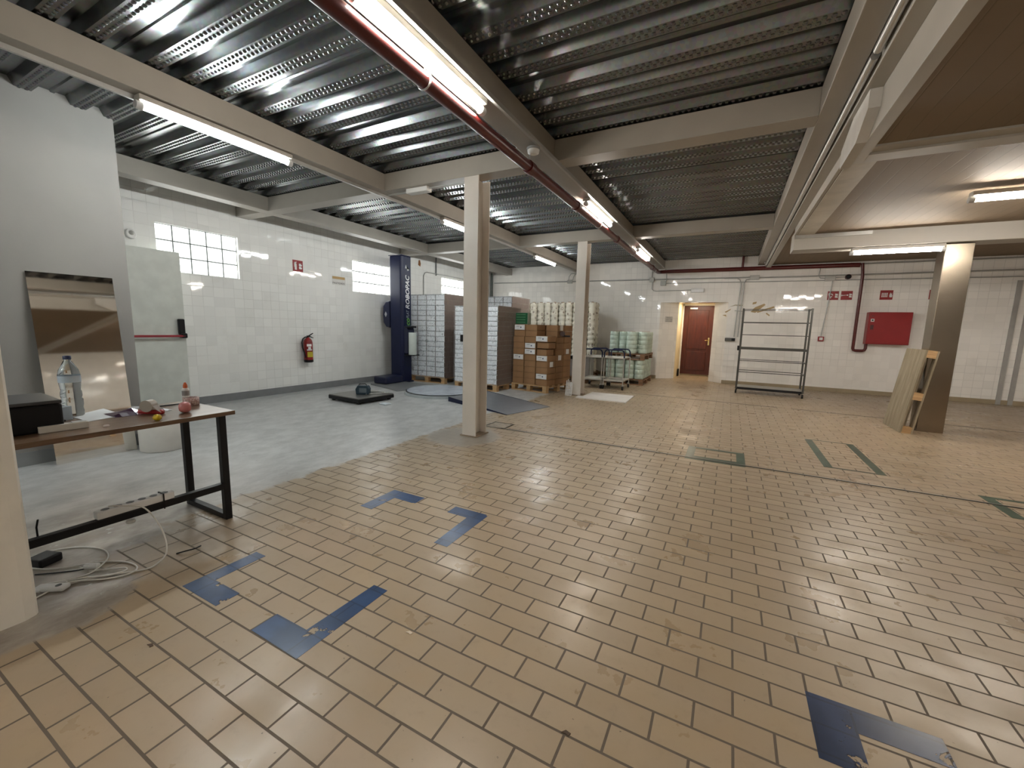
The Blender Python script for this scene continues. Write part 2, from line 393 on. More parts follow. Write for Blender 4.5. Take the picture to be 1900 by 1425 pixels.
# windows of glass blocks
for k, (y0, y1, z0, z1) in enumerate(WIN):
    b = MB(); b.box(LX-.10, LX-.045, y0, y1, z0, z1)
    fr = struct('window_%d' % (k+1), b, MORT)
    g = MB(); nx, nz = 5, 3; pw = (y1-y0)/nx; ph = (z1-z0)/nz
    for i in range(nx):
        for j in range(nz):
            a, c = y0+i*pw+.008, y0+(i+1)*pw-.008; d, e = z0+j*ph+.008, z0+(j+1)*ph-.008; t = .018
            g.add([(LX-.045, a, d), (LX-.045, c, d), (LX-.045, c, e), (LX-.045, a, e), (LX-.02, a+t, d+t), (LX-.02, c-t, d+t), (LX-.02, c-t, e-t), (LX-.02, a+t, e-t)],
                  [(0, 1, 5, 4), (1, 2, 6, 5), (2, 3, 7, 6), (3, 0, 4, 7)], 1)
            g.add([(LX-.02, a+t, d+t), (LX-.02, c-t, d+t), (LX-.02, c-t, e-t), (LX-.02, a+t, e-t)], [(0, 1, 2, 3)])
    g.build('glass_blocks', [BLOCK, BLOCKR], fr)

# corrugated deck with embossed ribs
ZB, ZT = 3.145, 3.205
bands = []; y = -3.695
while y < WY+.3:
    bands += [y, y+.22, y+.44]; y += .77
prof = []
for i, c in enumerate(bands):
    prof += [(c-.078, ZT), (c-.05, ZB), (c+.05, ZB), (c+.078, ZT)]
    if i % 3 == 2: prof += [(c+.155, ZT), (c+.163, ZT-.012), (c+.187, ZT-.012), (c+.195, ZT)]
prof = [p for p in prof if p[0] < WY+.15]
b = MB(); X0, X1 = -7.3, .62
vs = [(X0, y, z) for y, z in prof] + [(X1, y, z) for y, z in prof]; n = len(prof)
b.add(vs, [(i, i+1, n+i+1, n+i) for i in range(n-1)])
pit = .047
for c in bands:
    if c < .5 or c > WY-.1: continue
    near = c < 9
    for row, off in ((-.021, 0), (.021, .5)):
        k = 0; x = -6.2 + off*pit
        while x < .45:
            w_, d_ = .0135, .009; yy = c+row
            b.add([(x-w_, yy-w_*.8, ZB), (x+w_, yy-w_*.8, ZB), (x+w_, yy+w_*.8, ZB), (x-w_, yy+w_*.8, ZB), (x-w_*.55, yy-w_*.4, ZB-d_), (x+w_*.55, yy-w_*.4, ZB-d_), (x+w_*.55, yy+w_*.4, ZB-d_), (x-w_*.55, yy+w_*.4, ZB-d_)],
                  [(4, 7, 6, 5), (0, 4, 5, 1), (1, 5, 6, 2), (2, 6, 7, 3), (3, 7, 4, 0)], 0, True)
            x += pit
struct('ceiling', b, DECK, recalc=False)
b = MB(); b.box(-7.4, 8.2, -4.2, 14, 3.3, 3.45); struct('ceiling_slab', b, mat('concrete_slab', (.3, .3, .29), .8))

# suspended ceiling on the right with its fascia
b = MB(); b.box(.79, 8, -4, 4.0, 2.66, 2.70); b.box(.75, 8, 4.26, 7.56, 2.755, 2.79); b.box(.72, 8, 7.86, WY, 2.93, 2.97)
struct('ceiling_panels', b, CEILP)
b = MB(); b.box(.72, .794, -4, 4.26, 2.63, 2.86); b.box(.794, 8, 4.1, 4.26, 2.63, 2.86); b.box(.78, 8, 3.99, 4.1, 2.645, 2.68)
struct('trim_1', b, STEELW, bevel=.003)
b = MB(); b.box(.72, .756, 4.26, 7.56, 2.755, 2.86); b.box(.63, .72, -4, WY, 2.855, 3.14)
struct('trim_2', b, STEELW, bevel=.003)
b = MB(); b.box(.72, 8, 7.56, 7.9, 2.54, 2.80); struct('trim_3', b, STEELW, bevel=.004)
b = MB(); b.box(.74, 1.62, 7.535, 7.56, 2.70, 2.75); struct('trim_4', b, GALVM)
b = MB(); b.box(.756, .96, 4.27, 7.55, 2.747, 2.755); struct('trim_5', b, mat('stained_cream_board', (.46, .42, .35), .6, var=.12, vs=4))
b = MB(); b.prism([(3.80, 2.62), (4.26, 2.60), (4.28, 2.74), (3.95, 2.86), (3.56, 2.86), (3.56, 2.74)], .655, .719, 'x'); struct('trim_6', b, mat('broken_plasterboard', (.52, .50, .46), .8, bump=.5, bs=25))

# ------------------------------------------------------------------ steel beams and columns
def beam(label, x0, x1, y0, y1, z0=2.93, z1=3.13):
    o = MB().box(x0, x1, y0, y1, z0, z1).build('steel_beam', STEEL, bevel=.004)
    return tag(o, label, 'beam')
for (x0, x1, nm) in ((-6.47, -6.27, 'cream steel beam running along the left tiled wall above the glass block windows'),
                     (-4.13, -3.93, 'cream steel beam above the left row of ceiling lamps'),
                     (-1.88, -1.68, 'cream steel beam above the dark red overhead pipe'),
                     (.45, .585, 'cream steel beam at the edge between the metal deck and the smooth suspended ceiling')):
    beam(nm, x0, x1, -4, WY)
SEG = [(-7.12, -6.47), (-6.27, -4.13), (-3.93, -1.88), (-1.68, .45)]
def crossb(y0, y1, nm):
    b = MB()
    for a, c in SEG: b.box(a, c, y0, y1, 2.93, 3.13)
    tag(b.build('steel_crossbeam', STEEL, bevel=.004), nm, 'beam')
crossb(4.0, 4.2, 'cream steel crossbeam resting on the nearer of the two cream columns')
crossb(7.7, 7.9, 'cream steel crossbeam resting on the farther of the two cream columns')
crossb(.15, .35, 'cream steel crossbeam overhead nearest the camera')
def column(x, y, label):
    t = thing('steel_column', label, 'column', (x, y, 0))
    b = MB(); w_, d_ = .093, .125
    b.box(-w_, w_, -d_, -d_+.016, 0, 2.93); b.box(-w_, w_, d_-.016, d_, 0, 2.93); b.box(-.006, .006, -d_+.016, d_-.016, 0, 2.93)
    b.build('shaft', STEELC, t, bevel=.002)
    MB().box(-w_-.02, w_+.02, -d_-.02, d_+.02, 0, .012).build('base_plate', mat('rusty_plate', (.26, .20, .14), .7), t)
    return t
column(-2.655, 4.13, 'cream steel column standing at the edge of the grey concrete, nearer of two')
column(-2.60, 7.83, 'cream steel column beside the white board on the floor, farther of two')
t = thing('clad_column', 'column clad in brushed stainless steel with a pallet leaning on it', 'column', (2.56, 7.77, 0))
MB().box(-.14, .14, -.13, .13, 0, 2.53).build('steel_cladding', STAINLESS, t, bevel=.006)

# ------------------------------------------------------------------ fluorescent lamps
def lamp(label, axis, x, y, z, L=1.2, group=None):
    tube = TUBE if x < -3 else TUBEW
    t = thing('fluorescent_lamp', label, 'lamp', (x, y, z), 0 if axis == 'x' else pi/2, group)
    MB().box(-L/2, L/2, -.045, .045, .02, .06).build('housing', STEELW, t, bevel=.006)
    b = MB(); b.cyl((-L/2+.03, 0, -.012), (L/2-.03, 0, -.012), .022, 14); b.build('tube', tube, t)
    for s_ in (-1, 1):
        b = MB(); b.cyl((s_*(L/2-.03), 0, -.012), (s_*(L/2+.012), 0, -.012), .030, 14); b.build('end_cap', mat('grey_end_cap', (.5, .5, .5), .4), t)
    return t
AX, BX = -4.0, -1.775
for y, nm in ((2.2, 'lit fluorescent tube on the left beam, nearest the white partition'), (5.85, 'lit fluorescent tube on the left beam, partly behind the nearer cream column'), (9.2, 'lit fluorescent tube on the left beam, farthest one by the back wall'), (-1.6, 'unseen fluorescent tube added as fill on the left beam behind the camera')):  # last tube continues the row out of view, added as fill light
    lamp(nm, 'y', AX, y, 2.865)
for y, nm in ((2.15, 'lit fluorescent tube next to the red pipe, nearest the camera'), (5.8, 'lit fluorescent tube next to the red pipe, middle one'), (9.1, 'lit fluorescent tube next to the red pipe, farthest one'), (-1.6, 'unseen fluorescent tube added as fill next to the red pipe behind the camera')):  # last entry: unseen tube, put in to brighten the foreground
    lamp(nm, 'y', BX+.04, y, 2.865)
lamp('lit fluorescent tube under the plank ceiling at the right edge', 'x', 2.55, 5.75, 2.64, 1.22)
lamp('lit fluorescent tube under the white beam left of the stainless column', 'x', 1.92, 7.64, 2.478, .98)
for x, y, nm in ((-4.0, -3.2, 'unseen fluorescent tube added for light on the left beam at the rear wall'), (-1.735, -3.2, 'unseen fluorescent tube added for light by the red pipe at the rear wall')): lamp(nm, 'y', x, y, 2.865)  # unseen tubes added to light the faces turned to the camera
for x, y, nm in ((2.6, -1.2, 'unseen fluorescent tube added for light under the plank ceiling behind the camera'),): lamp(nm, 'x', x, y, 2.58)  # out-of-view tube added for more light from behind
lamp('unseen fluorescent tube added for light near the right side wall', 'x', 5.6, 7.2, 2.64, 1.22)  # added tube outside the view, extra light for the right side
for x, nm in ((AX-.055, 'grey cable rail along the left row of lamps'), (BX+.13, 'grey cable rail beside the red pipe')):
    b = MB(); b.box(x-.012, x+.012, -3.9, 11.55, 2.898, 2.93); tag(b.build('cable_rail', GALV), nm, 'rail')
b = MB(); b.cyl((AX-.085, -3.9, 2.915), (AX-.085, WY-.02, 2.915), .010, 8); tag(b.build('conduit', GALV), 'thin conduit above the left row of lamps', 'conduit')

# ------------------------------------------------------------------ red sprinkler pipe
t = thing('fire_pipe', 'thick dark red fire pipe running under the beam and along the back wall', 'pipe', (0, 0, 0))
PX, PZ, PR = -1.80, 2.79, .047
b = MB(); pts = [(PX, -3.9, PZ), (PX, 9, PZ), (PX, 11.55, PZ+.03), (PX+.02, 11.70, PZ+.05), (PX+.10, 11.75, PZ+.06), (PX+.2, 11.755, PZ+.065), (2.30*K, 11.755, 2.845), (2.42*K, 11.755, 2.84)]
b.tube(pts, PR, 14); b.build('main_pipe', REDP, t)
for y in (3.7, 5.05, 7.1, 10.6): MB().cyl((PX, y-.045, PZ+(.02 if y > 10 else 0)), (PX, y+.045, PZ+(.02 if y > 10 else 0)), PR+.011, 14).build('coupling', REDP, t)
b = MB(); x = 2.46*K; y = 11.755
b.tube([(x, y, 2.88), (x+.03, y, 2.6), (x+.03, y, 1.02), (x+.045, y, .985), (x+.08, y, .975), (x+.20, y, .975), (x+.235, y, .99), (x+.25, y, 1.03), (x+.25, y, 1.14)], .030, 12)
b.build('drop_pipe', REDP, t)
b = MB(); b.cyl((.13, 11.755, 2.86), (.13, 11.755, 3.2), .026, 12); b.build('riser', REDP, t)
for y in (1.2, 2.18, 3.68, 6.0, 8.4, 10.9):
    b = MB(); b.cyl((PX, y, PZ+.03), (PX+.02, y, 2.99), .005, 6); b.tube([(PX+cos(a)*(PR+.004), y, PZ+sin(a)*(PR+.004)) for a in [i*pi/8 for i in range(16)]], .006, 6, closed=True)
    b.box(PX+.0, PX+.05, y-.012, y+.012, 2.93, 2.99); b.build('pipe_hanger', GALVM, t)
b = MB(); b.lathe([(.055, 0), (.055, .015), (.04, .045), (.035, .055)][::-1], 20, (0, 0, -.055)); 
t = thing('smoke_detector', 'round white smoke detector on the rail beside the red pipe', 'smoke detector', (-1.70, 3.56, 2.895))
MB().lathe([(.030, -.055), (.05, -.045), (.055, -.02)], 20).build('sensor_head', WHT, t); MB().lathe([(.06, -.02), (.06, 0)], 20).build('base', mat('grey_plastic', (.3, .3, .29), .5), t)

# ------------------------------------------------------------------ conduits and boxes on the back wall
def conduit(label, pts, r_=.011, m=GALV): return tag(MB().tube(pts, r_, 8).build('conduit', m), label, 'conduit')
yb = WY-.02
conduit('long grey conduit across the back wall left of the door', [(-7.0*K, yb, 2.70), (-2.05*K, yb, 2.665)], .016)
conduit('long grey conduit across the back wall above the door and signs', [(-2.0*K, yb, 2.665), (.35, yb, 2.65), (.45, yb, 2.635), (4.9, yb, 2.65), (7.9, yb, 2.66)], .017)
conduit('lower thin conduit across the back wall above the fire signs', [(-1.7, yb, 2.56), (.2, yb, 2.545), (1.9, yb, 2.535), (4.9, yb, 2.52), (7.9, yb, 2.52)], .010)
conduit('vertical conduit pair left part, running down beside the wire rack', [(-.25, yb-.02, 2.64), (.04, yb-.02, 2.635), (.10, yb-.02, 2.60), (.13, yb-.02, 2.5), (.09, yb-.02, 1.2)], .012)
conduit('vertical conduit closer to the rack, bent from the junction box', [(.36, yb-.02, 2.61), (.24, yb-.02, 2.60), (.20, yb-.02, 2.52), (.18, yb-.02, 1.9), (.17, yb-.02, 1.2)], .012)
conduit('grey conduit looping from the junction box to the emergency light', [(-2.0*K, yb, 2.62), (-2.0*K, yb, 2.42), (-1.93, yb, 2.375), (-1.85, yb, 2.36), (-.98, yb, 2.375)], .010)
conduit('short conduit dropping from the left lamp row to the wall box', [(-4.0, WY-.05, 2.9), (-4.18, yb, 2.88), (-4.22, yb, 2.8), (-4.24, yb, 2.72)], .010)
conduit('second short conduit dropping beside the first to the wall box', [(-4.05, WY-.15, 2.9), (-4.30, yb, 2.9), (-4.36, yb, 2.82), (-4.37, yb, 2.72)], .010)
conduit('short conduit rising from the corner box beside the door', [(-2.0, yb, 2.70), (-2.0, yb, 2.95)], .012)
conduit('thin conduit from the ceiling lamp row down to the box above the door', [(BX+.1, 11.3, 2.9), (BX+.15, 11.72, 2.9), (BX+.16, yb-.1, 2.84), (BX+.16, yb, 2.62)], .010)
conduit('thin conduit under the plank ceiling edge of the back wall', [(.56, 11.2, 2.90), (.62, 11.7, 2.88), (.78, yb, 2.87), (7.9, yb, 2.89)], .014)
conduit('short curved conduit linking the siren box to the ceiling', [(1.70, yb, 2.87), (1.68, yb, 2.64), (1.72, yb, 2.59), (1.85, yb, 2.58)], .010)
conduit('thin conduit dropping to the red call point', [(1.98*K, yb, 2.55), (1.92*K, yb, 1.7), (1.89*K, yb, 1.26)], .010)
conduit('short conduit from the box to the siren', [(2.0, yb, 2.59), (2.2, yb, 2.60)], .009)
def jb(label, x, z, w_=.13, h=.11, d=.06):
    tag(MB().box(x-w_/2, x+w_/2, WY-d, WY, z-h/2, z+h/2).build('junction_box', JBOX, bevel=.008), label, 'junction box')
jb('grey junction box at the bend of the red pipe', -1.99, 2.66, .12, .12, .07); jb('grey junction box just above and left of the door', -1.69, 2.56, .14, .12, .08)
jb('wide grey junction box above the wire rack', .41, 2.645, .20, .10); jb('wide grey junction box left of the siren', 1.90, 2.575, .19, .11)
jb('small grey junction box behind the farther cream column', -4.32, 2.675, .15, .10)
conduit('galvanised conduit along the right edge beam near the camera', [(.60, -3.9, 2.90), (.60, 3.2, 2.90)], .024, GALVM)
conduit('galvanised conduit along the right edge beam, far part', [(.60, 3.25, 2.895), (.60, 11.4, 2.89)], .024, GALVM)
# plugs and emergency light
t = thing('emergency_light', 'white emergency light above the dark red door', 'emergency light', (-.84, WY, 2.36))
MB().box(-.155, .155, -.06, 0, -.05, .05).build('housing', WHT, t, bevel=.01); MB().box(-.14, .14, -.065, -.055, -.042, .012).build('diffuser', mat('pale_diffuser', (.8, .8, .8), .3), t)
t = thing('emergency_light', 'white emergency light under the nearer crossbeam', 'emergency light', (-3.46, 4.10, 2.93))
MB().box(-.17, .15, -.055, .045, -.055, 0).build('housing', WHT, t, bevel=.008); MB().cyl((-.5, 0, -.02), (-.17, 0, -.02), .012, 8).build('conduit', GALV, t); MB().cyl((.15, 0, -.015), (.66, 0, -.015), .009, 8).build('conduit', GALV, t)
# siren and call point
t = thing('fire_alarm_siren', 'small dark red round siren on the wall conduit', 'siren', (2.247*K, WY, 2.60))
b = MB(); b.tube([(0, -.001, 0), (0, -.07, 0)], .055, 20); b.build('body', mat('dark_red_plastic', (.06, .008, .010), .4), t); MB().tube([(0, -.07, 0), (0, -.085, 0)], [.045, .03], 20).build('dome', BLK, t)
t = thing('alarm_call_point', 'small red square call point with a white centre', 'call point', (1.89*K, WY, 1.21))
MB().box(-.055, .055, -.05, 0, -.055, .055).build('housing', RED, t, bevel=.006); MB().box(-.032, .032, -.054, -.048, -.026, .034).build('push_panel', WHT, t)
t = thing('socket_box', 'grey socket box beside the wire rack', 'socket', (.02, WY, 1.13))
MB().box(-.13, .10, -.07, 0, -.04, .04).build('housing', mat('dark_grey_plastic', (.10, .10, .09), .5), t, bevel=.006); MB().box(.02, .10, -.085, -.065, -.03, .03).build('cover', BLK, t, bevel=.004)
conduit('pair of dark straps on the conduits beside the rack', [(.05, yb-.04, 1.85), (.22, yb-.04, 1.83)], .008)

# ------------------------------------------------------------------ fire signs
def sign(label, loc, rz, w_, h, pics):
    t = thing('fire_safety_sign', label, 'sign', loc, rz)
    MB().box(-w_/2, w_/2, -.006, -.001, -h/2, h/2).build('panel', REDS, t)
    for k, (kind, cx, s_) in enumerate(pics):
        b = MB(); y0, y1 = -.008, -.006
        P = lambda poly: b.prism([(cx+x*s_, z*s_) for x, z in poly], y0, y1)
        if kind == 'ext':
            P([(-.22, -.85), (.22, -.85), (.22, .35), (.10, .55), (-.10, .55), (-.22, .35)]); P([(-.1, .58), (.1, .58), (.3, .85), (-.15, .75)]); P([(-.34, -.3), (-.28, -.3), (-.22, .6), (-.12, .7), (-.2, .78), (-.34, .55)])
        elif kind == 'flame':
            P([(-.28, -.7), (.28, -.7), (.36, -.2), (.2, .15), (.22, .6), (-.02, .25), (-.1, .8), (-.32, .3), (-.38, -.3)])
        elif kind == 'flames':
            for dz in (-.45, .2): P([(-.3, dz-.2), (.3, dz-.2), (.38, dz+.1), (.1, dz+.25), (.2, dz+.5), (-.05, dz+.25), (-.3, dz+.45), (-.4, dz)])
        elif kind == 'reel':
            P([(x, z) for x, z in arc(0, .05, .55, 0, 320, 14)] + [(x, z) for x, z in arc(0, .05, .3, 320, 0, 14)]); P([(-.1, -.9), (.1, -.9), (.1, -.5), (-.1, -.5)]); P([(-.65, .3), (-.45, .2), (-.3, .8), (-.5, .85)])
        elif kind == 'hose':
            P([(-.9, -.12), (.5, .05), (.5, .2), (-.9, .12)]); P([(-1.1, -.25), (-.85, -.25), (-.85, .3), (-1.1, .3)]); P([(.5, -.05), (.95, -.15), (.95, .35), (.5, .28)])
        elif kind == 'grid':
            for i in range(4):
                for j in range(3): P([(-.65+i*.34, -.55+j*.4), (-.40+i*.34, -.55+j*.4), (-.40+i*.34, -.25+j*.4), (-.65+i*.34, -.25+j*.4)])
        b.build('pictogram', WHT, t)
    return t
z = 2.195; y = WY
sign('left one of the two red fire signs beside the red drop pipe', (2.02*K, y, z), 0, .205, .195, [('reel', -.04, .075), ('flames', .065, .075)])
sign('red sign with a hose pictogram, right one of the touching pair', (2.27*K, y, z), 0, .205, .195, [('hose', -.03, .06), ('flames', .07, .07)])
sign('red fire sign hanging above the red hose cabinet', (2.965*K, y, z), 0, .215, .20, [('grid', -.03, .08), ('flame', .075, .07)])
sign('red fire sign half hidden behind the stainless column', (3.77*K, y, z), 0, .215, .20, [('ext', -.04, .09), ('flame', .055, .07)])
sign('red extinguisher sign on the left wall above the extinguisher', (LX, 5.04, 2.315), LW, .20, .20, [('ext', -.045, .085), ('flames', .05, .08)])

# hose cabinet
t = thing('fire_hose_cabinet', 'red fire hose cabinet mounted on the white tiled back wall', 'fire cabinet', (3.0, WY, 1.475))
MB().box(-.36, .36, -.20, 0, -.345, .345).build('body', RED, t, bevel=.006)
d = MB().box(-.35, .35, -.222, -.202, -.335, .335).build('door', RED, t, bevel=.005)
MB().box(-.325, -.265, -.226, -.221, .14, .20).build('sticker', WHT, d); MB().box(-.31, -.28, -.228, -.2255, .155, .185).build('sticker_mark', BLK, d)
MB().box(-.32, -.27, -.226, -.221, .245, .275).build('lock', mat('dark_red_handle', (.18, .02, .02), .4), d); MB().box(-.32, -.265, -.228, -.221, -.03, .07).build('latch', mat('dark_latch', (.08, .015, .015), .4), d)

# door beyond the recess
b = MB(); b.box(-1.26, -.46, 13.38, 13.42, .045, 2.06)
dr = struct('door_1', b, DOORW, bevel=.003)
for z0, z1 in ((.17, .72), (.80, 1.93)):
    b = MB(); b.box(-1.13, -.59, 13.365, 13.382, z0, z1); b.build('door_panel', DOORW, dr, bevel=.012)
b = MB(); b.box(-.56, -.52, 13.36, 13.375, .92, 1.14); b.tube([(-.54, 13.36, 1.06), (-.54, 13.31, 1.06), (-.64, 13.31, 1.06)], .010, 8); b.build('door_handle', mat('brass', (.7, .55, .25), .25, metal=1), dr)
b = MB(); b.box(-1.10, -.90, 13.34, 13.38, 1.96, 2.0); b.build('door_closer', GALVM, dr)
b = MB(); b.box(-1.30, -1.262, 13.37, 13.44, 0, 2.1); b.box(-.458, -.42, 13.37, 13.44, 0, 2.1); b.box(-1.30, -.42, 13.37, 13.44, 2.062, 2.12); struct('trim_7', b, WHT)
tag(MB().box(-1.29, -1.24, 12.9, 13.0, 0, .22).build('door_stop', BLK, bevel=.02), 'small dark object on the floor by the lobby wall', 'object')
ld = bpy.data.lights.new('lobby_light', 'AREA'); ld.energy = 5; ld.color = (1, .86, .66); ld.size = .5; lo = bpy.data.objects.new('lobby_light', ld); COL.objects.link(lo); lo.location = (-.86, 12.7, 2.10)
t = thing('paper_notice', 'white text notice on the slanted side of the door recess', 'notice', (-1.51, WY+.168, 1.62), math.atan2(.35, .42))
MB().box(-.11, .11, -.004, -.002, -.075, .075).build('paper', mat('grey_notice', (.55, .54, .52), .6), t)
for k, wd in enumerate((.14, .18, .16)): text('text_line', ['Prohibido', 'el paso a toda', 'persona ajena'][k], .034, mat('grey_ink', (.15, .15, .15), .6), t, (0, -.005, .04-.045*k))

# tan tape marks on the wall
TAN = mat('torn_tan_tape', (.42, .30, .15), .7)
def patch(label, pts):
    tag(MB().prism(pts, WY-.004, WY-.001).build('tape_remnant', TAN), label, 'tape')
patch('long slanting strip of torn tan tape above the rack', [(.40, 1.82), (.50, 1.80), (.70, 1.99), (.67, 2.02), (.48, 1.93)])
patch('tan tape strip pointing right above the rack', [(.52, 1.83), (.55, 1.80), (.89, 1.92), (.88, 1.96)])
patch('small square scrap of tan tape above the long strip', [(.42, 2.0), (.50, 2.02), (.51, 2.07), (.43, 2.05)])
patch('scrap of tan tape behind the wire rack', [(.72, 1.78), (.80, 1.72), (.81, 1.75), (.74, 1.80)])
patch('tan tape scrap right of the door recess, upper one', [(-.17, 1.82), (-.08, 1.87), (-.03, 1.90), (-.05, 1.86), (-.14, 1.80)])
patch('tan tape scrap right of the door recess, lower one', [(-.22, 1.74), (-.12, 1.70), (-.14, 1.75)])
b = MB()
for zz in (1.99,): b.prism([(-.08, 1.94), (.05, 2.0), (.22, 1.99), (.2, 1.96), (.05, 1.97)], WY-.003, WY-.001)
tag(b.build('tape_remnant', mat('faded_tan_tape', (.45, .40, .30), .7)), 'faint curved tape trace beside the conduits', 'tape')
for x, nm in ((4.90, 'left of two grey vertical stripes on the right end of the back wall'), (5.07, 'right of two grey vertical stripes on the right end of the back wall')):
    tag(MB().box(x-.035, x+.035, WY-.02, WY, 0, 2.45).build('wall_stripe', mat('grey_stripe', (.36, .35, .33), .5)), nm, 'stripe')  # two thin grey vertical boxes on the tiled wall
tag(MB().cyl((-6.95, WY-.12, 0), (-6.95, WY-.12, 3.0), .045, 12).build('drain_pipe', mat('dark_green_grey_paint', (.05, .06, .05), .4)), 'dark vertical pipe in the far left corner', 'pipe')

# ------------------------------------------------------------------ left wall things
t = thing('fire_extinguisher', 'red fire extinguisher hanging on the left tiled wall', 'fire extinguisher', (LX+.10, 5.11, .56), LW)
b = MB(); b.lathe([(.070, 0), (.078, .01), (.080, .05), (.080, .36), (.072, .40), (.045, .435), (.025, .45), (.025, .465)], 24); b.build('cylinder', mat('extinguisher_red', (.22, .009, .009), .3), t)
MB().lathe([(.066, -.012), (.083, -.005), (.083, .035), (.080, .04)], 24).build('base_ring', BLK, t)
b = MB()
b.tube([(.0, 0, .47), (.02, -.02, .49), (.09, -.03, .535)], [.014, .012, .008], 8); b.tube([(.0, 0, .465), (.04, -.02, .47), (.095, -.03, .445)], [.012, .010, .006], 8); b.lathe([(.02, .445), (.02, .49)], 12)
b.build('handle', BLK, t)
b = MB(); b.tube([(-.01, -.01, .46), (-.06, -.01, .462), (-.11, -.01, .43), (-.135, -.015, .36), (-.13, -.02, .27), (-.10, -.03, .16), (-.085, -.04, .08)], .012, 8); b.build('hose', BLK, t)
def wrap(r_, a0, a1, z0, z1, n=8):
    b = MB(); A = [radians(a0+(a1-a0)*i/n) for i in range(n+1)]
    vs = [(r_*cos(a), r_*sin(a), zz) for zz in (z0, z1) for a in A]
    return b.add(vs, [(i, i+1, n+2+i, n+1+i) for i in range(n)], 0, True)
wrap(.0812, -138, -62, .09, .19).build('yellow_label', mat('yellow_label', (.55, .45, .03), .5), t)
wrap(.0812, -142, -75, .215, .235).build('white_label', WPAPER, t); wrap(.0812, -142, -80, .29, .335).build('white_label', WPAPER, t); wrap(.0812, -125, -90, .24, .28).build('white_label', WPAPER, t)
t = thing('wall_notice', 'small notice with a tan band on the left wall', 'notice', (LX, 5.93, 2.14), LW)
MB().box(-.15, .17, -.004, -.001, -.08, .09).build('paper', mat('pale_notice', (.66, .65, .62), .5), t); MB().box(-.15, .15, -.006, -.004, .035, .085).build('tan_band', mat('tan_band', (.50, .33, .14), .6), t)
text('text_line', 'PALETIZADO', .05, mat('dark_ink', (.05, .05, .06), .6), t, (0, -.0065, -.045))
t = thing('wall_siren', 'small white alarm sounder high on the left wall above the open door', 'siren', (LX, 2.64, 2.405), LW)
b = MB(); b.prism(arc(0, 0, .055, 0, 180, 8)+arc(0, -.02, .055, 180, 360, 8), -.06, -.002); b.build('housing', WHT, t, bevel=.012)
MB().lathe([(.030, 0), (.024, .02), (.0, .03)], 14, cap=False).build('lens', JBOX, t).matrix_local = Matrix.Translation((0, -.06, 0)) @ Matrix.Rotation(pi/2, 4, 'X')
conduit('grey conduit loop on the left wall above the wrapped pallet', [(LX+.02, 8.55, 1.9), (LX+.02, 8.55, 2.56), (LX+.02, 8.60, 2.63), (LX+.02, 8.68, 2.66), (LX+.02, 10.9, 2.67), (LX+.02, 11.8, 2.69)], .012)
conduit('dark vertical conduit on the left wall between the windows', [(LX+.02, 9.06, 2.62), (LX+.02, 9.06, 3.1)], .016, mat('dark_conduit', (.12, .13, .13), .4))
tag(MB().prism([(8.36, 2.80), (8.44, 2.77), (8.46, 2.84), (8.43, 2.93), (8.38, 2.92)], LX+.001, LX+.004, 'x').build('rust_stain', mat('rust', (.25, .10, .03), .8)), 'rust brown stain on the left wall beyond the blue mast', 'stain')
# open white door against the left wall
b = MB(); b.box(LX+.10, LX+.15, 2.15, 3.12, .03, 2.225)
dl = struct('door_2', b, mat('pale_grey_green_door', (.60, .62, .57), .4), bevel=.004)
b = MB(); b.cyl((LX+.235, 2.25, 1.06), (LX+.235, 3.07, 1.06), .016, 12); b.build('push_bar', mat('red_push_bar', (.30, .02, .03), .35), dl)
b = MB(); b.box(LX+.15, LX+.25, 3.03, 3.10, 1.03, 1.10); b.box(LX+.15, LX+.21, 3.02, 3.095, 1.08, 1.30); b.build('latch', BLK, dl, bevel=.015)

# leaning mirror-like stainless sheet
t = tag(bpy.data.objects.new('steel_sheet', None), 'tall mirror finish steel sheet leaning on the white partition', 'sheet'); COL.objects.link(t); t.location = (-5.14, 1.52, 0)
b = MB(); L = math.hypot(.165, 1.67)
b.box(-.003, .003, -.28, .28, 0, L)
o = b.build('sheet', mat('mirror_steel', (.78, .76, .72), .035, metal=1, var=.03, bump=.02, bs=3), t); t.rotation_euler = (0, -math.atan2(.165, 1.67), 0)
t = thing('round_bin', 'short white cylindrical tub under the far side of the table', 'tub', (-4.98, 1.96, 0))
b = MB(); b.lathe([(.175, 0), (.188, .01), (.19, .40), (.185, .405)], 40); b.build('wall', mat('cream_plastic', (.68, .66, .62), .45), t); MB().lathe([(.193, .395), (.193, .42), (.18, .425)], 40).build('lid', mat('cream_lid', (.70, .68, .64), .45), t)

# ------------------------------------------------------------------ table
t = thing('work_table', 'brown laminate table on a black steel frame beside the cream wall stub', 'table', (-3.0, .68, 0))
tx0, tx1, ty0, ty1 = -.30, .29, -.85, .765
MB().box(tx0, tx1, ty0, ty1, .715, .74).build('tabletop', TABLEW, t, bevel=.002)
def leg(y):
    for x in (-.30, .16):
        MB().box(x-.02, x+.02, y-.02, y+.02, 0, .715).build('leg', BLKM, t, bevel=.003)
    MB().box(-.28, .14, y-.02, y+.02, 0, .035).build('foot_bar', BLKM, t, bevel=.003); MB().box(-.28, .14, y-.02, y+.02, .68, .715).build('top_bar', BLKM, t, bevel=.003)
tfl = .75
leg(.745); leg(-.80)
MB().box(.14, .18, -.78, .725, .21, .25).build('stretcher', BLKM, t, bevel=.003)
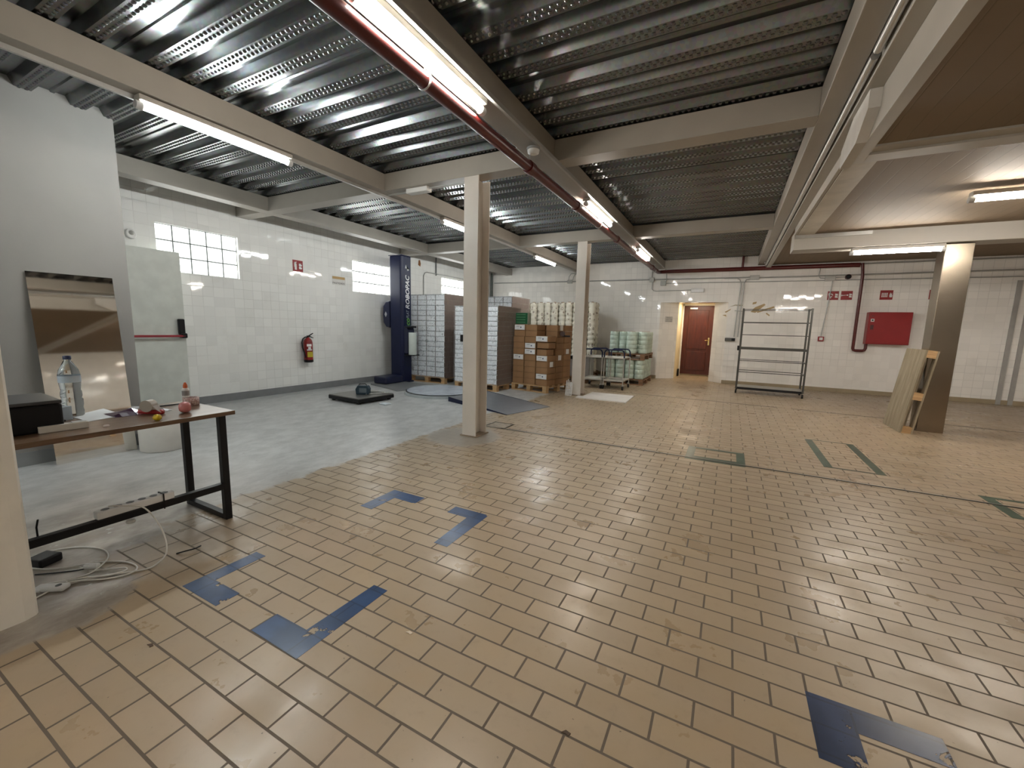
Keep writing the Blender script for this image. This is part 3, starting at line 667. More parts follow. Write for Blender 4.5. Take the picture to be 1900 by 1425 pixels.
# power strip on the stretcher
t = thing('power_strip', 'white multi-socket power strip tied to the table stretcher', 'power strip', (-2.85, .97, .25), pi/2)
MB().box(-.17, .17, -.026, .026, 0, .042).build('body', WHT, t, bevel=.006)
for k in range(6):
    b = MB(); b.lathe([(.018, 0), (.018, .001)], 14, (-.13+k*.052, 0, .042)); b.build('socket', mat('socket_shadow', (.12, .12, .12), .5), t)
b = MB(); b.tube([(.115, -.028, -.045), (.115, -.029, .045), (.115, .029, .045), (.115, .028, -.045)], .003, 4); b.build('cable_tie', BLK, t)
t = tag(MB().tube([(-2.872, .60, .24), (-2.872, .60, .29), (-2.86, .605, .33)], .004, 6).build('cable_tie', BLK), 'black cable tie end sticking up from the stretcher near the cream wall', 'cable tie')
# things on the table
TZ = .74
t = thing('printer', 'black desktop printer at the left end of the table', 'printer', (-3.06, .60, TZ), radians(-3))
MB().box(-.18, .17, -.24, .15, 0, .135).build('body', BLK, t, bevel=.010); MB().box(-.18, .17, -.24, .15, .136, .152).build('lid', mat('dark_grey_lid', (.045, .045, .048), .35), t, bevel=.004)
MB().box(-.16, .0, .15, .19, .01, .02).build('paper_tray', mat('tray', (.03, .03, .03), .4), t, bevel=.002)
t = thing('water_bottle', 'large clear plastic water bottle with a dark blue cap', 'bottle', (-3.25, .875, TZ))
PET = NT('clear_plastic'); PET.set(color=(.88, .93, .96), rough=.06, trans=1.0, ior=1.25); PET = PET.m
prf = [(a*.60 if b_ < .30 else a*.85, b_) for a, b_ in [(.062, 0), (.074, .008), (.076, .03), (.070, .05), (.076, .065), (.076, .095), (.068, .105), (.074, .12), (.072, .14), (.066, .15), (.070, .165), (.074, .19), (.076, .235), (.066, .265), (.045, .29), (.022, .31), (.016, .316), (.016, .325)]]
MB().lathe(prf, 28).build('bottle_body', PET, t); MB().lathe([(.017, .322), (.017, .340), (.015, .342)], 18).build('cap', mat('dark_blue_cap', (.01, .02, .08), .4), t)
wrap(.0462, 0, 360, .195, .232, 28).build('label', mat('blue_clear_label', (.55, .64, .72), .3), t)
t = thing('small_carton', 'small blue and white carton between the printer and the bottle', 'box', (-3.18, .80, TZ), radians(20))
MB().box(-.045, .045, -.03, .03, 0, .075).build('carton_body', mat('pale_blue_print', (.42, .50, .58), .5), t, bevel=.002); MB().box(-.0455, .0, -.0305, .0305, .0, .076).build('blue_end', mat('dark_blue_print', (.03, .06, .16), .5), t)
t = thing('cable_box', 'narrow white cardboard box in front of the printer', 'box', (-2.885, .735, TZ), radians(84))
MB().box(-.085, .085, -.022, .022, 0, .032).build('carton_body', mat('offwhite_card', (.66, .62, .55), .6), t, bevel=.002); MB().box(.03, .08, -.015, .015, .032, .036).build('torn_sticker', WPAPER, t)
tag(MB().prism([(-3.24, .86), (-3.01, .86), (-3.05, 1.03), (-3.375, 1.04)], TZ+.0005, TZ+.0025, 'z').build('paper_sheet', WPAPER), 'blank sheet of white paper lying on the table', 'paper')
tag(MB().lathe([(.012, 0), (.014, .004), (.010, .009)], 10, (-2.81, .87, TZ)).build('crumb', mat('pink_white', (.75, .65, .6), .6)), 'tiny pale scrap near the front edge of the table', 'scrap')
t = thing('snack_bag', 'crumpled dark purple and silver snack bag on the table', 'bag', (-3.10, 1.09, TZ))
b = MB(); n_ = 9
for i in range(n_):
    for j in range(6):
        uu, vv = i/(n_-1), j/5; hh = .028*sin(pi*uu)**.6*sin(pi*vv)**.6*(1+.5*random.uniform(-1, 1)); b.v.append((-.09+.18*vv+.01*random.uniform(-1, 1), -.12+.27*uu, max(.001, hh)))
for i in range(n_-1):
    for j in range(5):
        b.f.append((i*6+j, i*6+j+1, (i+1)*6+j+1, (i+1)*6+j)); b.mi.append(1 if 3 <= i <= 4 else 0); b.sm.append(False)
bb = b.build('bag_skin', [mat('purple_foil', (.035, .008, .03), .3), mat('silver_foil', (.7, .7, .75), .25, metal=.8)], t, recalc=False)
so = bb.modifiers.new('s', 'SOLIDIFY'); so.thickness = .002
t = thing('tape_dispenser', 'red handled packing tape gun with a clear roll of tape', 'tape dispenser', (-2.99, 1.12, TZ), radians(35))
MB().box(-.06, .08, -.012, .012, .0, .028).build('handle', mat('red_plastic', (.38, .02, .02), .35), t, bevel=.010)
b = MB(); b.prism([(-.05, .03), (.05, .03), (.075, .012), (.0, .085)], -.022, .022); b.build('frame', mat('greyish_frame', (.42, .36, .31), .4), t, bevel=.004)
b = MB(); b.tube([(.0, -.025, .05), (.0, .025, .05)], .034, 20); b.build('tape_roll', mat('clear_tape', (.45, .40, .34), .25), t)
tag(MB().lathe([(.008, 0), (.018, .006), (.021, .018), (.014, .03), (.004, .033)], 14, (-2.77, 1.07, TZ)).build('yellow_ball', mat('yellow_plastic', (.65, .45, .02), .4)), 'small yellow cap at the front edge of the table', 'cap')
t = thing('tape_roll', 'shiny pink roll of tape near the table corner', 'tape', (-2.875, 1.25, TZ+.033), radians(-30))
b = MB(); b.lathe([(.008, -.030), (.020, -.028), (.029, -.018), (.033, -.006), (.034, 0), (.033, .006), (.029, .018), (.020, .028), (.008, .030)], 24); o = b.build('roll_body', mat('pink_foil', (.55, .20, .19), .25), t); o.rotation_euler = (pi/2, 0, 0)
t = thing('label_roll', 'wide roll of pink printed tape under the glue bottle', 'tape', (-3.10, 1.385, TZ))
def mat_print():
    n = NT('pink_lattice_print'); o = n.co.outputs['Object']; v = n.n('ShaderNodeTexVoronoi'); n.L(o, v.inputs['Vector']); v.inputs['Scale'].default_value = 90
    n.set(color=n.mix(n.ramp(v.outputs['Distance'], .3, .5), (.62, .50, .44), (.42, .25, .22)), rough=.5); return n.m
b = MB(); b.lathe([(.030, 0), (.044, 0), (.044, .052), (.030, .052), (.030, 0)], 28, cap=False); b.build('roll_body', mat_print(), t)
t = thing('glue_bottle', 'small white glue bottle with an orange cap', 'bottle', (-3.125, 1.37, TZ+.052))
MB().lathe([(.018, 0), (.020, .005), (.020, .055), (.014, .062)], 20).build('bottle_body', mat('milky_plastic', (.72, .70, .66), .35), t)
MB().lathe([(.012, .062), (.012, .080), (.005, .098)], 16).build('cap', mat('orange_cap', (.65, .12, .02), .4), t); wrap(.0204, 0, 360, .012, .045, 20).build('label', mat('grey_print', (.28, .26, .25), .5), t)
tag(MB().tube([(-3.19, 1.25, TZ+.004), (-3.17, 1.36, TZ+.005)], .004, 6).build('pen', BLK), 'thin dark pen behind the pink tape roll', 'pen')
# floor clutter under the table
WC = mat('white_cable', (.62, .60, .55), .45)
def cable(label, pts, r_=.004, m=WC):
    # smooth the points
    P = [Vector(p) for p in pts]; out = []
    for i in range(len(P)-1):
        p0 = P[max(0, i-1)]; p1 = P[i]; p2 = P[i+1]; p3 = P[min(len(P)-1, i+2)]
        for k in range(6):
            s_ = k/6; out.append(.5*((2*p1)+(-p0+p2)*s_+(2*p0-5*p1+4*p2-p3)*s_*s_+(-p0+3*p1-3*p2+p3)*s_**3))
    out.append(P[-1])
    return tag(MB().tube(out, r_, 8).build('cable', m), label, 'cable')
cable('white cable arching from the power strip to the floor', [(-2.862, .86, .298), (-2.80, .90, .30), (-2.75, .97, .27), (-2.66, 1.0, .16), (-2.60, .99, .05), (-2.585, .93, .008), (-2.60, .87, .006), (-2.70, .76, .006), (-2.74, .68, .006), (-2.76, .61, .006), (-2.74, .55, .006), (-2.72, .48, .006)])
cable('white cable making the wide outer loop on the floor', [(-3.12, .60, .006), (-3.02, .64, .006), (-2.95, .70, .006), (-2.87, .80, .006), (-2.78, .86, .006), (-2.69, .88, .006), (-2.63, .87, .006), (-2.61, .83, .006), (-2.65, .76, .006), (-2.72, .69, .012), (-2.76, .65, .012), (-2.79, .66, .006)])
cable('white cable making the inner loop by the plug', [(-2.80, .74, .008), (-2.74, .80, .008), (-2.68, .84, .012), (-2.65, .83, .012), (-2.67, .77, .012), (-2.74, .70, .014), (-2.80, .62, .008), (-2.78, .56, .008)])
cable('pale cable curving from the cream wall stub over the floor', [(-3.22, .60, .006), (-3.24, .70, .006), (-3.17, .80, .006), (-3.03, .86, .006), (-2.88, .84, .012), (-2.78, .76, .014), (-2.76, .70, .016), (-2.80, .64, .012), (-2.84, .60, .008)])
cable('short black cable lying beside the white plug', [(-3.0, .60, .004), (-2.93, .66, .004), (-2.87, .72, .004), (-2.84, .76, .008)], .003, BLK)
t = thing('plug', 'white plug at the end of a cable on the floor', 'plug', (-2.83, .76, .006), radians(35))
MB().cyl((-.03, 0, .012), (.03, 0, .012), .014, 12).build('plug_body', WHT, t); MB().cyl((-.05, .008, .012), (-.03, .008, .012), .003, 6).build('pin', GALVM, t); MB().cyl((-.05, -.008, .012), (-.03, -.008, .012), .003, 6).build('pin', GALVM, t)
t = thing('extension_socket', 'white extension socket block lying on the floor near the wall stub', 'socket', (-2.77, .60, 0), radians(35))
MB().box(-.065, .065, -.024, .024, 0, .022).build('body', WHT, t, bevel=.008); MB().lathe([(.012, 0), (.012, .001)], 12, (.03, 0, .022)).build('socket', BLK, t)
t = thing('power_adapter', 'black power adapter block beside the cream wall stub', 'adapter', (-3.11, .66, 0), radians(20))
MB().box(-.05, .05, -.05, .05, 0, .045).build('body', BLK, t, bevel=.008); MB().cyl((-.05, 0, .02), (-.08, 0, .018), .006, 8).build('cable_end', BLK, t)
t = thing('hanging_plug', 'grey round plug hanging below the power strip', 'plug', (-2.795, .92, .205))
MB().lathe([(.018, -.008), (.022, 0), (.018, .008)], 14).build('plug_body', JBOX, t)
cable('small black twist of cable tie on the tiles', [(-2.63, 1.045, .002), (-2.60, 1.07, .012), (-2.58, 1.11, .014), (-2.60, 1.15, .006)], .004, BLK)

# ------------------------------------------------------------------ floor paint, expansion joints, drain
def paint(label, poly, m, k, cat='floor marking'):
    o = MB().prism(poly, .0002, .0012 + k*.0002, 'z').build('floor_marking', m); tag(o, label, cat)
paint('blue painted corner mark on the tiles nearest the table leg', [(-2.275, .915), (-1.98, .915), (-1.98, 1.02), (-2.19, 1.02), (-2.19, 1.275), (-2.275, 1.275)], BLUEM, 0)
paint('chipped blue painted corner mark, front one of the left group', [(-1.69, .905), (-1.385, .90), (-1.385, 1.385), (-1.475, 1.385), (-1.49, 1.02), (-1.69, 1.02)], BLUEM, 0)
paint('blue painted corner mark farthest from the camera', [(-2.25, 2.0), (-2.14, 2.0), (-2.14, 2.23), (-1.943, 2.225), (-1.943, 2.343), (-2.25, 2.343)], BLUEM, 0)
paint('worn blue corner mark in the middle of the tiled floor', [(-1.655, 2.235), (-1.49, 2.235), (-1.475, 1.86), (-1.378, 1.86), (-1.378, 2.34), (-1.655, 2.34)], BLUEM, 0)
paint('large dark blue corner mark at the bottom right foreground', [(.356, 1.44), (.487, 1.44), (.487, 1.60), (.727, 1.60), (.727, 1.712), (.356, 1.712)], mat_chipped('dark_blue_floor_paint', (.010, .028, .080), .615, 10), 0)
def framep(x0, x1, y0, y1, wx, wn, wf):
    b = MB()
    for a in ((x0, x0+wx, y0, y1), (x1-wx, x1, y0, y1), (x0+wx, x1-wx, y0, y0+wn), (x0+wx, x1-wx, y1-wf, y1)): b.box(*a, .0002, .0012)
    return b.build('floor_marking', GREENM)
tag(framep(-.31, .245, 4.51, 5.03, .078, .14, .06), 'smaller green painted rectangle crossed by the dark floor strip', 'floor marking')
tag(framep(.94, 1.425, 4.965, 6.20, .075, .025, .025), 'long green painted rectangle in front of the stainless column', 'floor marking')
tag(framep(1.955, 2.6, 4.27, 4.76, .08, .04, .05), 'green painted rectangle cut off by the right edge', 'floor marking')
DKM = mat('dark_joint_metal', (.05, .045, .035), .3, metal=.6)
t = thing('expansion_joint', 'long dark metal strip set in the tiles across the room', 'floor strip', (0, 0, 0))
MB().box(-2.55, 8, 4.545, 4.567, .0, .003).build('rubber_fill', DKM, t); MB().box(-2.55, 8, 4.567, 4.573, .0, .004).build('metal_edge', GALVM, t)
tag(MB().prism([(-2.3, 8.68), (.85, 8.60), (.85, 8.62), (-2.3, 8.70)], 0, .003, 'z').build('floor_joint', DKM), 'thin dark floor joint in front of the dark red door', 'floor strip')
tag(MB().prism([(1.06, 8.60), (8, 8.15), (8, 8.17), (1.06, 8.62)], 0, .003, 'z').build('floor_joint', DKM), 'thin floor joint running behind the leaning pallet', 'floor strip')
t = thing('drain_cover', 'square tiled manhole cover in the floor beside the nearer cream column', 'drain cover', (-2.62, 4.69, 0))
b = MB()
for a in ((-.15, .15, -.15, -.135), (-.15, .15, .135, .15), (-.15, -.135, -.135, .135), (.135, .15, -.135, .135)): b.box(*a, 0, .004)
b.build('frame', DKM, t); MB().box(-.13, .13, -.13, .13, 0, .003).build('lid', mat('grubby_tile', (.27, .22, .16), .5, var=.3, vs=20), t)
# leaves and chips
for k, (x, y, nm) in enumerate(((-1.95, .66, 'brown curled leaf scrap in the left foreground tiles'), (-1.10, 1.22, 'pale plaster chip lying on the middle foreground tiles'), (-.36, 1.13, 'thin twig scrap on the foreground tiles'))):
    o = MB().prism([(-.016, -.004), (-.004, .010), (.014, .006), (.010, -.006), (.0, -.002)], .0005, .003, 'z').build('debris_scrap', mat('leaf_brown' if k != 1 else 'pale_chip', (.08, .05, .03) if k != 1 else (.6, .52, .42), .7)); o.location = (x, y, 0)
    tag(o, nm, 'debris')

# ------------------------------------------------------------------ pallets
def pallet_parts(t, L, W, m, H=.144, nb=5, along='x', z=0):
    """top boards run along x; three bearers with blocks"""
    for j in range(nb):
        wd = .10; y = -W/2+wd/2+(W-wd)*j/(nb-1)
        MB().box(-L/2, L/2, y-wd/2, y+wd/2, z+H-.022, z+H).build('deck_board', m, t, bevel=.002)
    for x in (-L/2+.05, 0, L/2-.05):
        MB().box(x-.05, x+.05, -W/2, W/2, z+H-.044, z+H-.022).build('cross_board', m, t)
        for y in (-W/2+.05, 0, W/2-.05): MB().box(x-.045, x+.045, y-.05, y+.05, z+.02, z+H-.044).build('block', m, t)
    for y in (-W/2+.05, 0, W/2-.05): MB().box(-L/2, L/2, y-.05, y+.05, z, z+.02).build('skid', m, t)
def pallet(label, loc, rz, L, W, m, group=None, name='pallet'):
    t = thing(name, label, 'pallet', loc, rz, group); pallet_parts(t, L, W, m); return t
ORD = ['bottom', 'second', 'third', 'fourth', 'fifth', 'sixth', 'seventh', 'eighth', 'ninth', 'tenth', 'eleventh', 'twelfth']

# shrink-wrapped carton loads
FILM = mat_film('stretch_film', (.84, .88, .92), .12, .14, (1, 1, 1))
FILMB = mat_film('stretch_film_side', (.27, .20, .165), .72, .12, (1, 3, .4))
def wrapped(label, x0, x1, y0, y1, top, nx, nz, plab):
    L, D = x1-x0, y1-y0
    pallet(plab, ((x0+x1)/2, (y0+y1)/2, 0), 0, L, D, WOODP)
    t = thing('wrapped_carton_load', label, 'carton stack', ((x0+x1)/2, (y0+y1)/2, .144))
    H = top-.144; cw = L/nx; ch = H/nz
    first = None
    b = MB(); b.box(-cw/2+.005, cw/2-.005, -D/2, D/2, .004, ch-.005)
    for k in range(nz):
        for i in range(nx):
            if first is None:
                first = b.build('carton', [CARDW, CARDS], t, bevel=.004, bseg=1)
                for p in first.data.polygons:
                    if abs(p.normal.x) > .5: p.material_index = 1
                o = first
            else: o = first.copy(); COL.objects.link(o); o.parent = t
            o.location = (-L/2+cw*(i+.5)+random.uniform(-.003, .003), random.uniform(-.004, .004), k*ch)
    b = MB(); e = .012; b.add([(-L/2-e, -D/2-e, -.02), (L/2+e, -D/2-e, -.02), (L/2+e, -D/2-e, H+.01), (-L/2-e, -D/2-e, H+.01)], [(0, 1, 2, 3)])
    # front film, subdivided and crumpled
    b = MB(); n1, n2 = 16, 30
    for j in range(n2+1):
        for i in range(n1+1): b.v.append((-L/2-e+(L+2*e)*i/n1, -D/2-e-random.uniform(0, .007), -.02+(H+.035)*j/n2))
    for j in range(n2):
        for i in range(n1): b.f.append((j*(n1+1)+i, j*(n1+1)+i+1, (j+1)*(n1+1)+i+1, (j+1)*(n1+1)+i)); b.mi.append(0); b.sm.append(True)
    b.build('front_film', FILM, t, recalc=False)
    b = MB()
    for j in range(n2+1):
        for i in range(n1+1): b.v.append((L/2+e+random.uniform(0, .006), -D/2-e+(D+2*e)*i/n1, -.02+(H+.035)*j/n2))
    for j in range(n2):
        for i in range(n1): b.f.append((j*(n1+1)+i, j*(n1+1)+i+1, (j+1)*(n1+1)+i+1, (j+1)*(n1+1)+i)); b.mi.append(0); b.sm.append(True)
    b.build('side_film', FILMB, t, recalc=False)
    b = MB(); b.box(-L/2-.008, L/2+.008, -D/2-.008, D/2+.008, H+.004, H+.010); b.build('top_sheet', mat('white_top_sheet', (.66, .68, .70), .4), t)
    return t
wrapped('tall load of white cartons wrapped in crinkled clear film beside the blue mast', -6.60, -5.58, 7.42, 8.60, 1.97, 4, 16, 'wooden pallet under the wrapped load beside the blue mast')
wrapped('film wrapped load of white cartons right behind the nearer cream column', -5.09, -4.06, 7.12, 8.10, 1.70, 4, 16, 'wooden pallet under the wrapped load behind the nearer cream column')
wrapped('tallest wrapped white carton load standing farther back', -5.50, -4.55, 8.62, 9.55, 2.0, 4, 14, 'wooden pallet under the rearmost wrapped load')
tag(MB().box(-4.93, -4.87, 7.085, 7.10, .98, 1.12).build('black_tag', BLK), 'small black tag stuck on the film next to the cream column', 'tag')

# brown boxes on a pallet
bx, by, rz = -3.506, 8.08, radians(-10)
pallet('light wooden pallet under the stack of brown cardboard boxes', (bx, by, 0), rz, .88, .96, WOODP)
Rz = Matrix.Rotation(rz, 3, 'Z')
CW, CH, CD = .285, .122, .30
COLN = ['left', 'middle', 'right']; ROWN = ['front', 'centre', 'rear']
def cbox(lx, ly, k, label, w_=CW, d_=CD, lab=None, side_lab=False, z=None, h=CH, jit=.002, dark=False):
    p = Rz @ Vector((lx+random.uniform(-jit, jit), ly+random.uniform(-jit, jit), 0))
    t = thing('cardboard_box', label, 'box', (bx+p.x, by+p.y, .146+k*CH if z is None else z), rz+radians(random.uniform(-.4, .4)), 'brown cardboard boxes on the pallet')
    MB().box(-w_/2+.003, w_/2-.003, -d_/2+.002, d_/2-.002, .001, h-.003).build('carton_body', CARD, t, bevel=.003, bseg=1)
    if lab:
        lx0 = -.06 if lab == 1 else -.02
        l = MB().box(-w_/2+.015, w_/2-.02, -d_/2-.002, -d_/2+.002, h*.10, h*.92).build('address_label', WPAPER, t)
        MB().lathe([(.016, 0), (.016, .001)], 10).build('label_mark', mat('blue_grey_print', (.10, .12, .18), .6), l).matrix_local = Matrix.Translation((.03, -d_/2-.0035, h*.5)) @ Matrix.Rotation(pi/2, 4, 'X')
        MB().box(-.09, -.01, -d_/2-.003, -d_/2-.002, h*.6, h*.68).build('label_text', mat('grey_print2', (.3, .3, .3), .6), l)
    if side_lab: MB().box(w_/2-.004, w_/2, -.06, .06, h*.1, h*.95).build('side_label', WPAPER, t)
    return t
labeled = {(0, 4), (1, 5), (1, 6), (2, 4), (2, 1), (0, 9)}
seen = set()
for k in range(10):
    for c in range(3):
        for rr in range(3):
            vis = rr == 0 or c == 2 or k >= 8
            if c == 2 and rr == 0 and k >= 5: continue      # notch at the front right
            if not vis and not (c == 1 and rr == 1 and k >= 5): continue
            if c == 2 and k >= 8 and rr == 2: pass
            lx = (c-1)*(CW+.008)+(.0 if k < 8 else .015); ly = (rr-1)*(CD+.006)
            cbox(lx, ly, k, 'brown box, %s layer up, %s column, %s row%s' % (ORD[k], COLN[c], ROWN[rr], ', white label' if rr == 0 and (c, k) in labeled else ''), lab=1 if rr == 0 and (c, k) in labeled else None, side_lab=(c == 2 and (k, rr) in {(4, 1), (3, 0), (5, 2), (9, 1)}))
cbox(.29, -.33, 5, 'loose brown box tilted inside the front notch of the stack', lab=None, w_=.24, d_=.26)
cbox(.30, -.34, 7, 'brown box with two white labels overhanging the notch of the stack', lab=1, w_=.30, d_=.30, z=.146+7.2*CH)
cbox(.31, -.33, 6, 'flat brown box under the overhanging labelled box', w_=.28, d_=.26, z=.146+6.15*CH)
t = thing('green_box', 'dark green printed box standing on top of the brown boxes', 'box', (-3.86, 7.84, .146+10*CH+.004), rz)
MB().box(-.155, .155, -.06, .06, 0, .235).build('box_body', mat('grey_green_card', (.34, .40, .33), .6), t, bevel=.003)
MB().box(-.15, .15, -.064, -.059, .005, .23).build('green_panel', mat('green_print', (.01, .10, .035), .5), t)
for k in range(4): MB().box(-.13, .10, -.067, -.063, .03+k*.052, .05+k*.052).build('text_line', mat('pale_green_print', (.10, .26, .13), .5), t)
t = thing('black_tape_gun', 'dark tape gun resting on the right side of the boxes', 'tape dispenser', (-3.02, 7.95, .146+8.1*CH), radians(10))
b = MB(); b.tube([(0, -.03, .06), (0, .03, .06)], .05, 16); b.build('roll', mat('brown_tape', (.05, .02, .015), .4), t); MB().box(0, .16, -.012, .012, 0, .03).build('handle', BLK, t, bevel=.005)
pallet('dark low pallet with grey sacks behind the boxes', (-3.32, 9.95, 0), 0, .72, .8, WOODD)
t = thing('grey_crate', 'grey plastic crate behind the brown box stack', 'crate', (-3.25, 9.85, .146))
MB().box(-.30, .30, -.2, .2, 0, .50).build('crate_body', mat('grey_crate', (.35, .33, .31), .5), t, bevel=.01); MB().box(-.25, .02, -.21, -.19, .42, .50).build('dark_slot', BLK, t)

# patterned tall stacks
def mat_pattern():
    n = NT('cream_oval_print'); o = n.co.outputs['Object']; mp = n.n('ShaderNodeMapping'); n.L(o, mp.inputs[0]); mp.inputs['Scale'].default_value = (1.3, 1.3, .9)
    v = n.n('ShaderNodeTexVoronoi'); n.L(mp.outputs[0], v.inputs['Vector']); v.inputs['Scale'].default_value = 8; v.inputs['Randomness'].default_value = .55
    c = n.mix(n.ramp(v.outputs['Distance'], .36, .30), (.74, .69, .58), (.30, .235, .18))
    c = n.mix(n.ramp(v.outputs['Distance'], .22, .16), c, (.60, .55, .48))
    n.set(color=c, rough=.4, normal=n.bump(v.outputs['Distance'], .4, .01)); return n.m
PAT = mat_pattern()
profp = []; z = 0
while z < 1.86:
    profp += [(.086, z), (.104, z+.045), (.104, z+.075), (.086, z+.12)]; z += .124
proto = None
SD = ['leftmost', 'second from the left', 'third from the left', 'fourth from the left', 'fifth from the left', 'sixth from the left', 'seventh from the left', 'eighth from the left', 'ninth from the left', 'rightmost']
pallet('dark pallet under the left half of the patterned rolls', (-4.75, 11.1, 0), 0, 1.2, .8, WOODD); pallet('dark pallet under the right half of the patterned rolls', (-3.68, 11.1, 0), 0, .9, .8, WOODD)
for row in range(2):
    for i in range(10):
        x = -5.22+i*.213+(.0 if row else .0); y = 10.85+row*.30+random.uniform(-.03, .03)
        lb = 'tall cream roll with brown oval print, %s in the %s row' % (SD[i], 'front' if row == 0 else 'rear')
        if proto is None:
            proto = thing('patterned_roll', lb, 'roll', (x, y, .146), 0, 'tall patterned rolls by the back wall')
            MB().lathe(profp, 18).build('printed_wrap', PAT, proto); MB().lathe([(.04, 1.856), (.04, 1.875)], 12).build('core', CARD, proto)
        else: o = dup(proto, (x, y, .146), random.uniform(0, 6), lb)

# pale green rolls on two pallet tiers
pallet('lower pallet under the pale green film rolls', (-2.20, 10.62, 0), 0, .92, 1.2, WOODD)
pallet('upper pallet between the two tiers of pale green rolls', (-2.20, 10.62, .60), 0, .92, 1.2, WOODD)
proto2 = None
for tier in range(2):
    R_ = .112; h = .452 if tier == 0 else .52; z = .146 if tier == 0 else .746
    profg = []; nb_ = 4 if tier == 0 else 5
    for k in range(nb_): profg += [(R_-.006, h*k/nb_+.002), (R_, h*k/nb_+.012), (R_, h*(k+1)/nb_-.012), (R_-.006, h*(k+1)/nb_-.002)]
    pr_ = None; random.seed(3+tier)
    for i in range(4):
        for j in range(5):
            if i not in (0, 3) and j > 1: continue
            if tier == 1 and j == 0 and i != 2: continue
            x = -2.20-.345+i*.23; y = 10.62-.48+j*.232
            lb = 'pale green film roll on the %s tier, %s column, %s from the front' % (('lower', 'upper')[tier], ('left', 'second', 'third', 'right')[i], ('first', 'second', 'third', 'fourth', 'fifth')[j])
            if pr_ is None:
                pr_ = thing('film_roll', lb, 'roll', (x, y, z), 0, 'pale green film rolls stacked on pallets')
                MB().lathe(profg, 20).build('wound_film', PALEGREEN, pr_); MB().lathe([(.035, h), (.035, h+.008)], 12).build('core', CARD, pr_)
            else: dup(pr_, (x, y, z), random.uniform(0, 6), lb)

# steel service trolleys
def trolley(x, y, label):
    t = thing('service_trolley', label, 'trolley', (x, y, 0)); w_, d_ = .215, .29
    for sy in (-1, 1):
        b = MB(); b.tube([(-w_, sy*d_, .10), (-w_, sy*d_, .80), (-w_+.02, sy*d_, .845), (-w_+.06, sy*d_, .865), (w_-.06, sy*d_, .865), (w_-.02, sy*d_, .845), (w_, sy*d_, .80), (w_, sy*d_, .10)], .012, 8)
        b.build('frame_loop', GALVM, t)
        b = MB(); b.tube([(-w_, sy*d_, .70), (-w_, sy*d_, .80), (-w_+.02, sy*d_, .845), (-w_+.06, sy*d_, .865), (w_-.06, sy*d_, .865), (w_-.02, sy*d_, .845), (w_, sy*d_, .80), (w_, sy*d_, .70)], .0155, 8)
        b.build('handle_grip', NAVY, t)
    for z in (.17, .665):
        b = MB(); b.box(-w_, w_, -d_, d_, z, z+.012); b.box(-w_, w_, -d_, -d_+.006, z, z+.04); b.box(-w_, w_, d_-.006, d_, z, z+.04); b.box(-w_, -w_+.006, -d_, d_, z, z+.04); b.box(w_-.006, w_, -d_, d_, z, z+.04)
        b.build('shelf', mat('pale_trolley_shelf', (.62, .61, .56), .35), t)
    for sx in (-1, 1):
        for sy in (-1, 1):
            b = MB(); b.tube([(sx*w_-.014, sy*d_, .045), (sx*w_+.014, sy*d_, .045)], .045, 16); c = b.build('caster', BLK, t)
            MB().box(sx*w_-.022, sx*w_+.022, sy*d_-.02, sy*d_+.02, .085, .11).build('caster_fork', GALVM, c)
    return t
trolley(-2.665, 9.25, 'steel trolley with navy handles, left of two, nearest the farther cream column')
trolley(-2.185, 9.25, 'steel trolley with navy handles, right of two, in front of the green rolls')

# white board on the floor and lattice
tag(MB().prism([(-2.50, 7.42), (-1.55, 7.41), (-1.58, 8.26), (-2.42, 8.24), (-2.42, 7.62), (-2.52, 7.62)], .001, .018, 'z').build('floor_board', mat('white_board', (.70, .67, .64), .4)), 'flat white board lying on the tiles by the farther cream column', 'board')
t = tag(bpy.data.objects.new('plastic_lattice', None), 'white plastic lattice leaning on the foot of the farther cream column', 'lattice'); COL.objects.link(t); t.location = (-2.62, 7.60, 0)
b = MB()
for i in range(5): b.box(-.16+i*.03, -.15+i*.03, -.004, .004, 0, .32-.025*abs(i-1))
for j in range(9): b.box(-.16, -.03, -.003, .003, j*.03, j*.03+.009)
b.build('grid', WHT, t); t.rotation_euler = (radians(-12), 0, 0)

# wire rack
t = thing('wire_rack', 'tall empty metal shelf rack on wheels in front of the back wall', 'rack', (.82, 10.42, 0), radians(-2))
RM = mat('dull_rack_steel', (.06, .058, .05), .35, metal=.3)
rw, rd = .60, .27
for sx in (-1, 1):
    for sy in (-1, 1):
        MB().box(sx*rw-.017, sx*rw+.017, sy*rd-.014, sy*rd+.014, .10, 1.82).build('upright', RM, t)
        b = MB(); b.tube([(sx*rw-.015, sy*rd, .04), (sx*rw+.015, sy*rd, .04)], .04, 14); b.build('caster', BLK, t)
for z, thick in ((.47, 0), (.715, 0), (.975, 1), (1.265, 0), (1.53, 0), (1.80, 0)):
    b = MB(); hh = .02 if thick else .007
    for sy in (-1, 1): b.box(-rw, rw, sy*rd-.008, sy*rd+.008, z-hh, z+hh)
    for sx in (-1, 1): b.box(sx*rw-.008, sx*rw+.008, -rd, rd, z-hh, z+hh)
    b.build('shelf_frame', RM, t)
b = MB(); b.box(-rw, rw, -rd, rd, .12, .14); b.build('bottom_shelf', mat('grey_shelf', (.33, .32, .28), .4, metal=.5), t); MB().box(-rw, rw, -rd-.01, -rd+.01, .09, .14).build('shelf_lip', BLKM, t)
MB().box(-rw-.05, -rw-.01, -rd-.03, -rd+.02, .93, 1.03).build('clamp', BLK, t, bevel=.006)

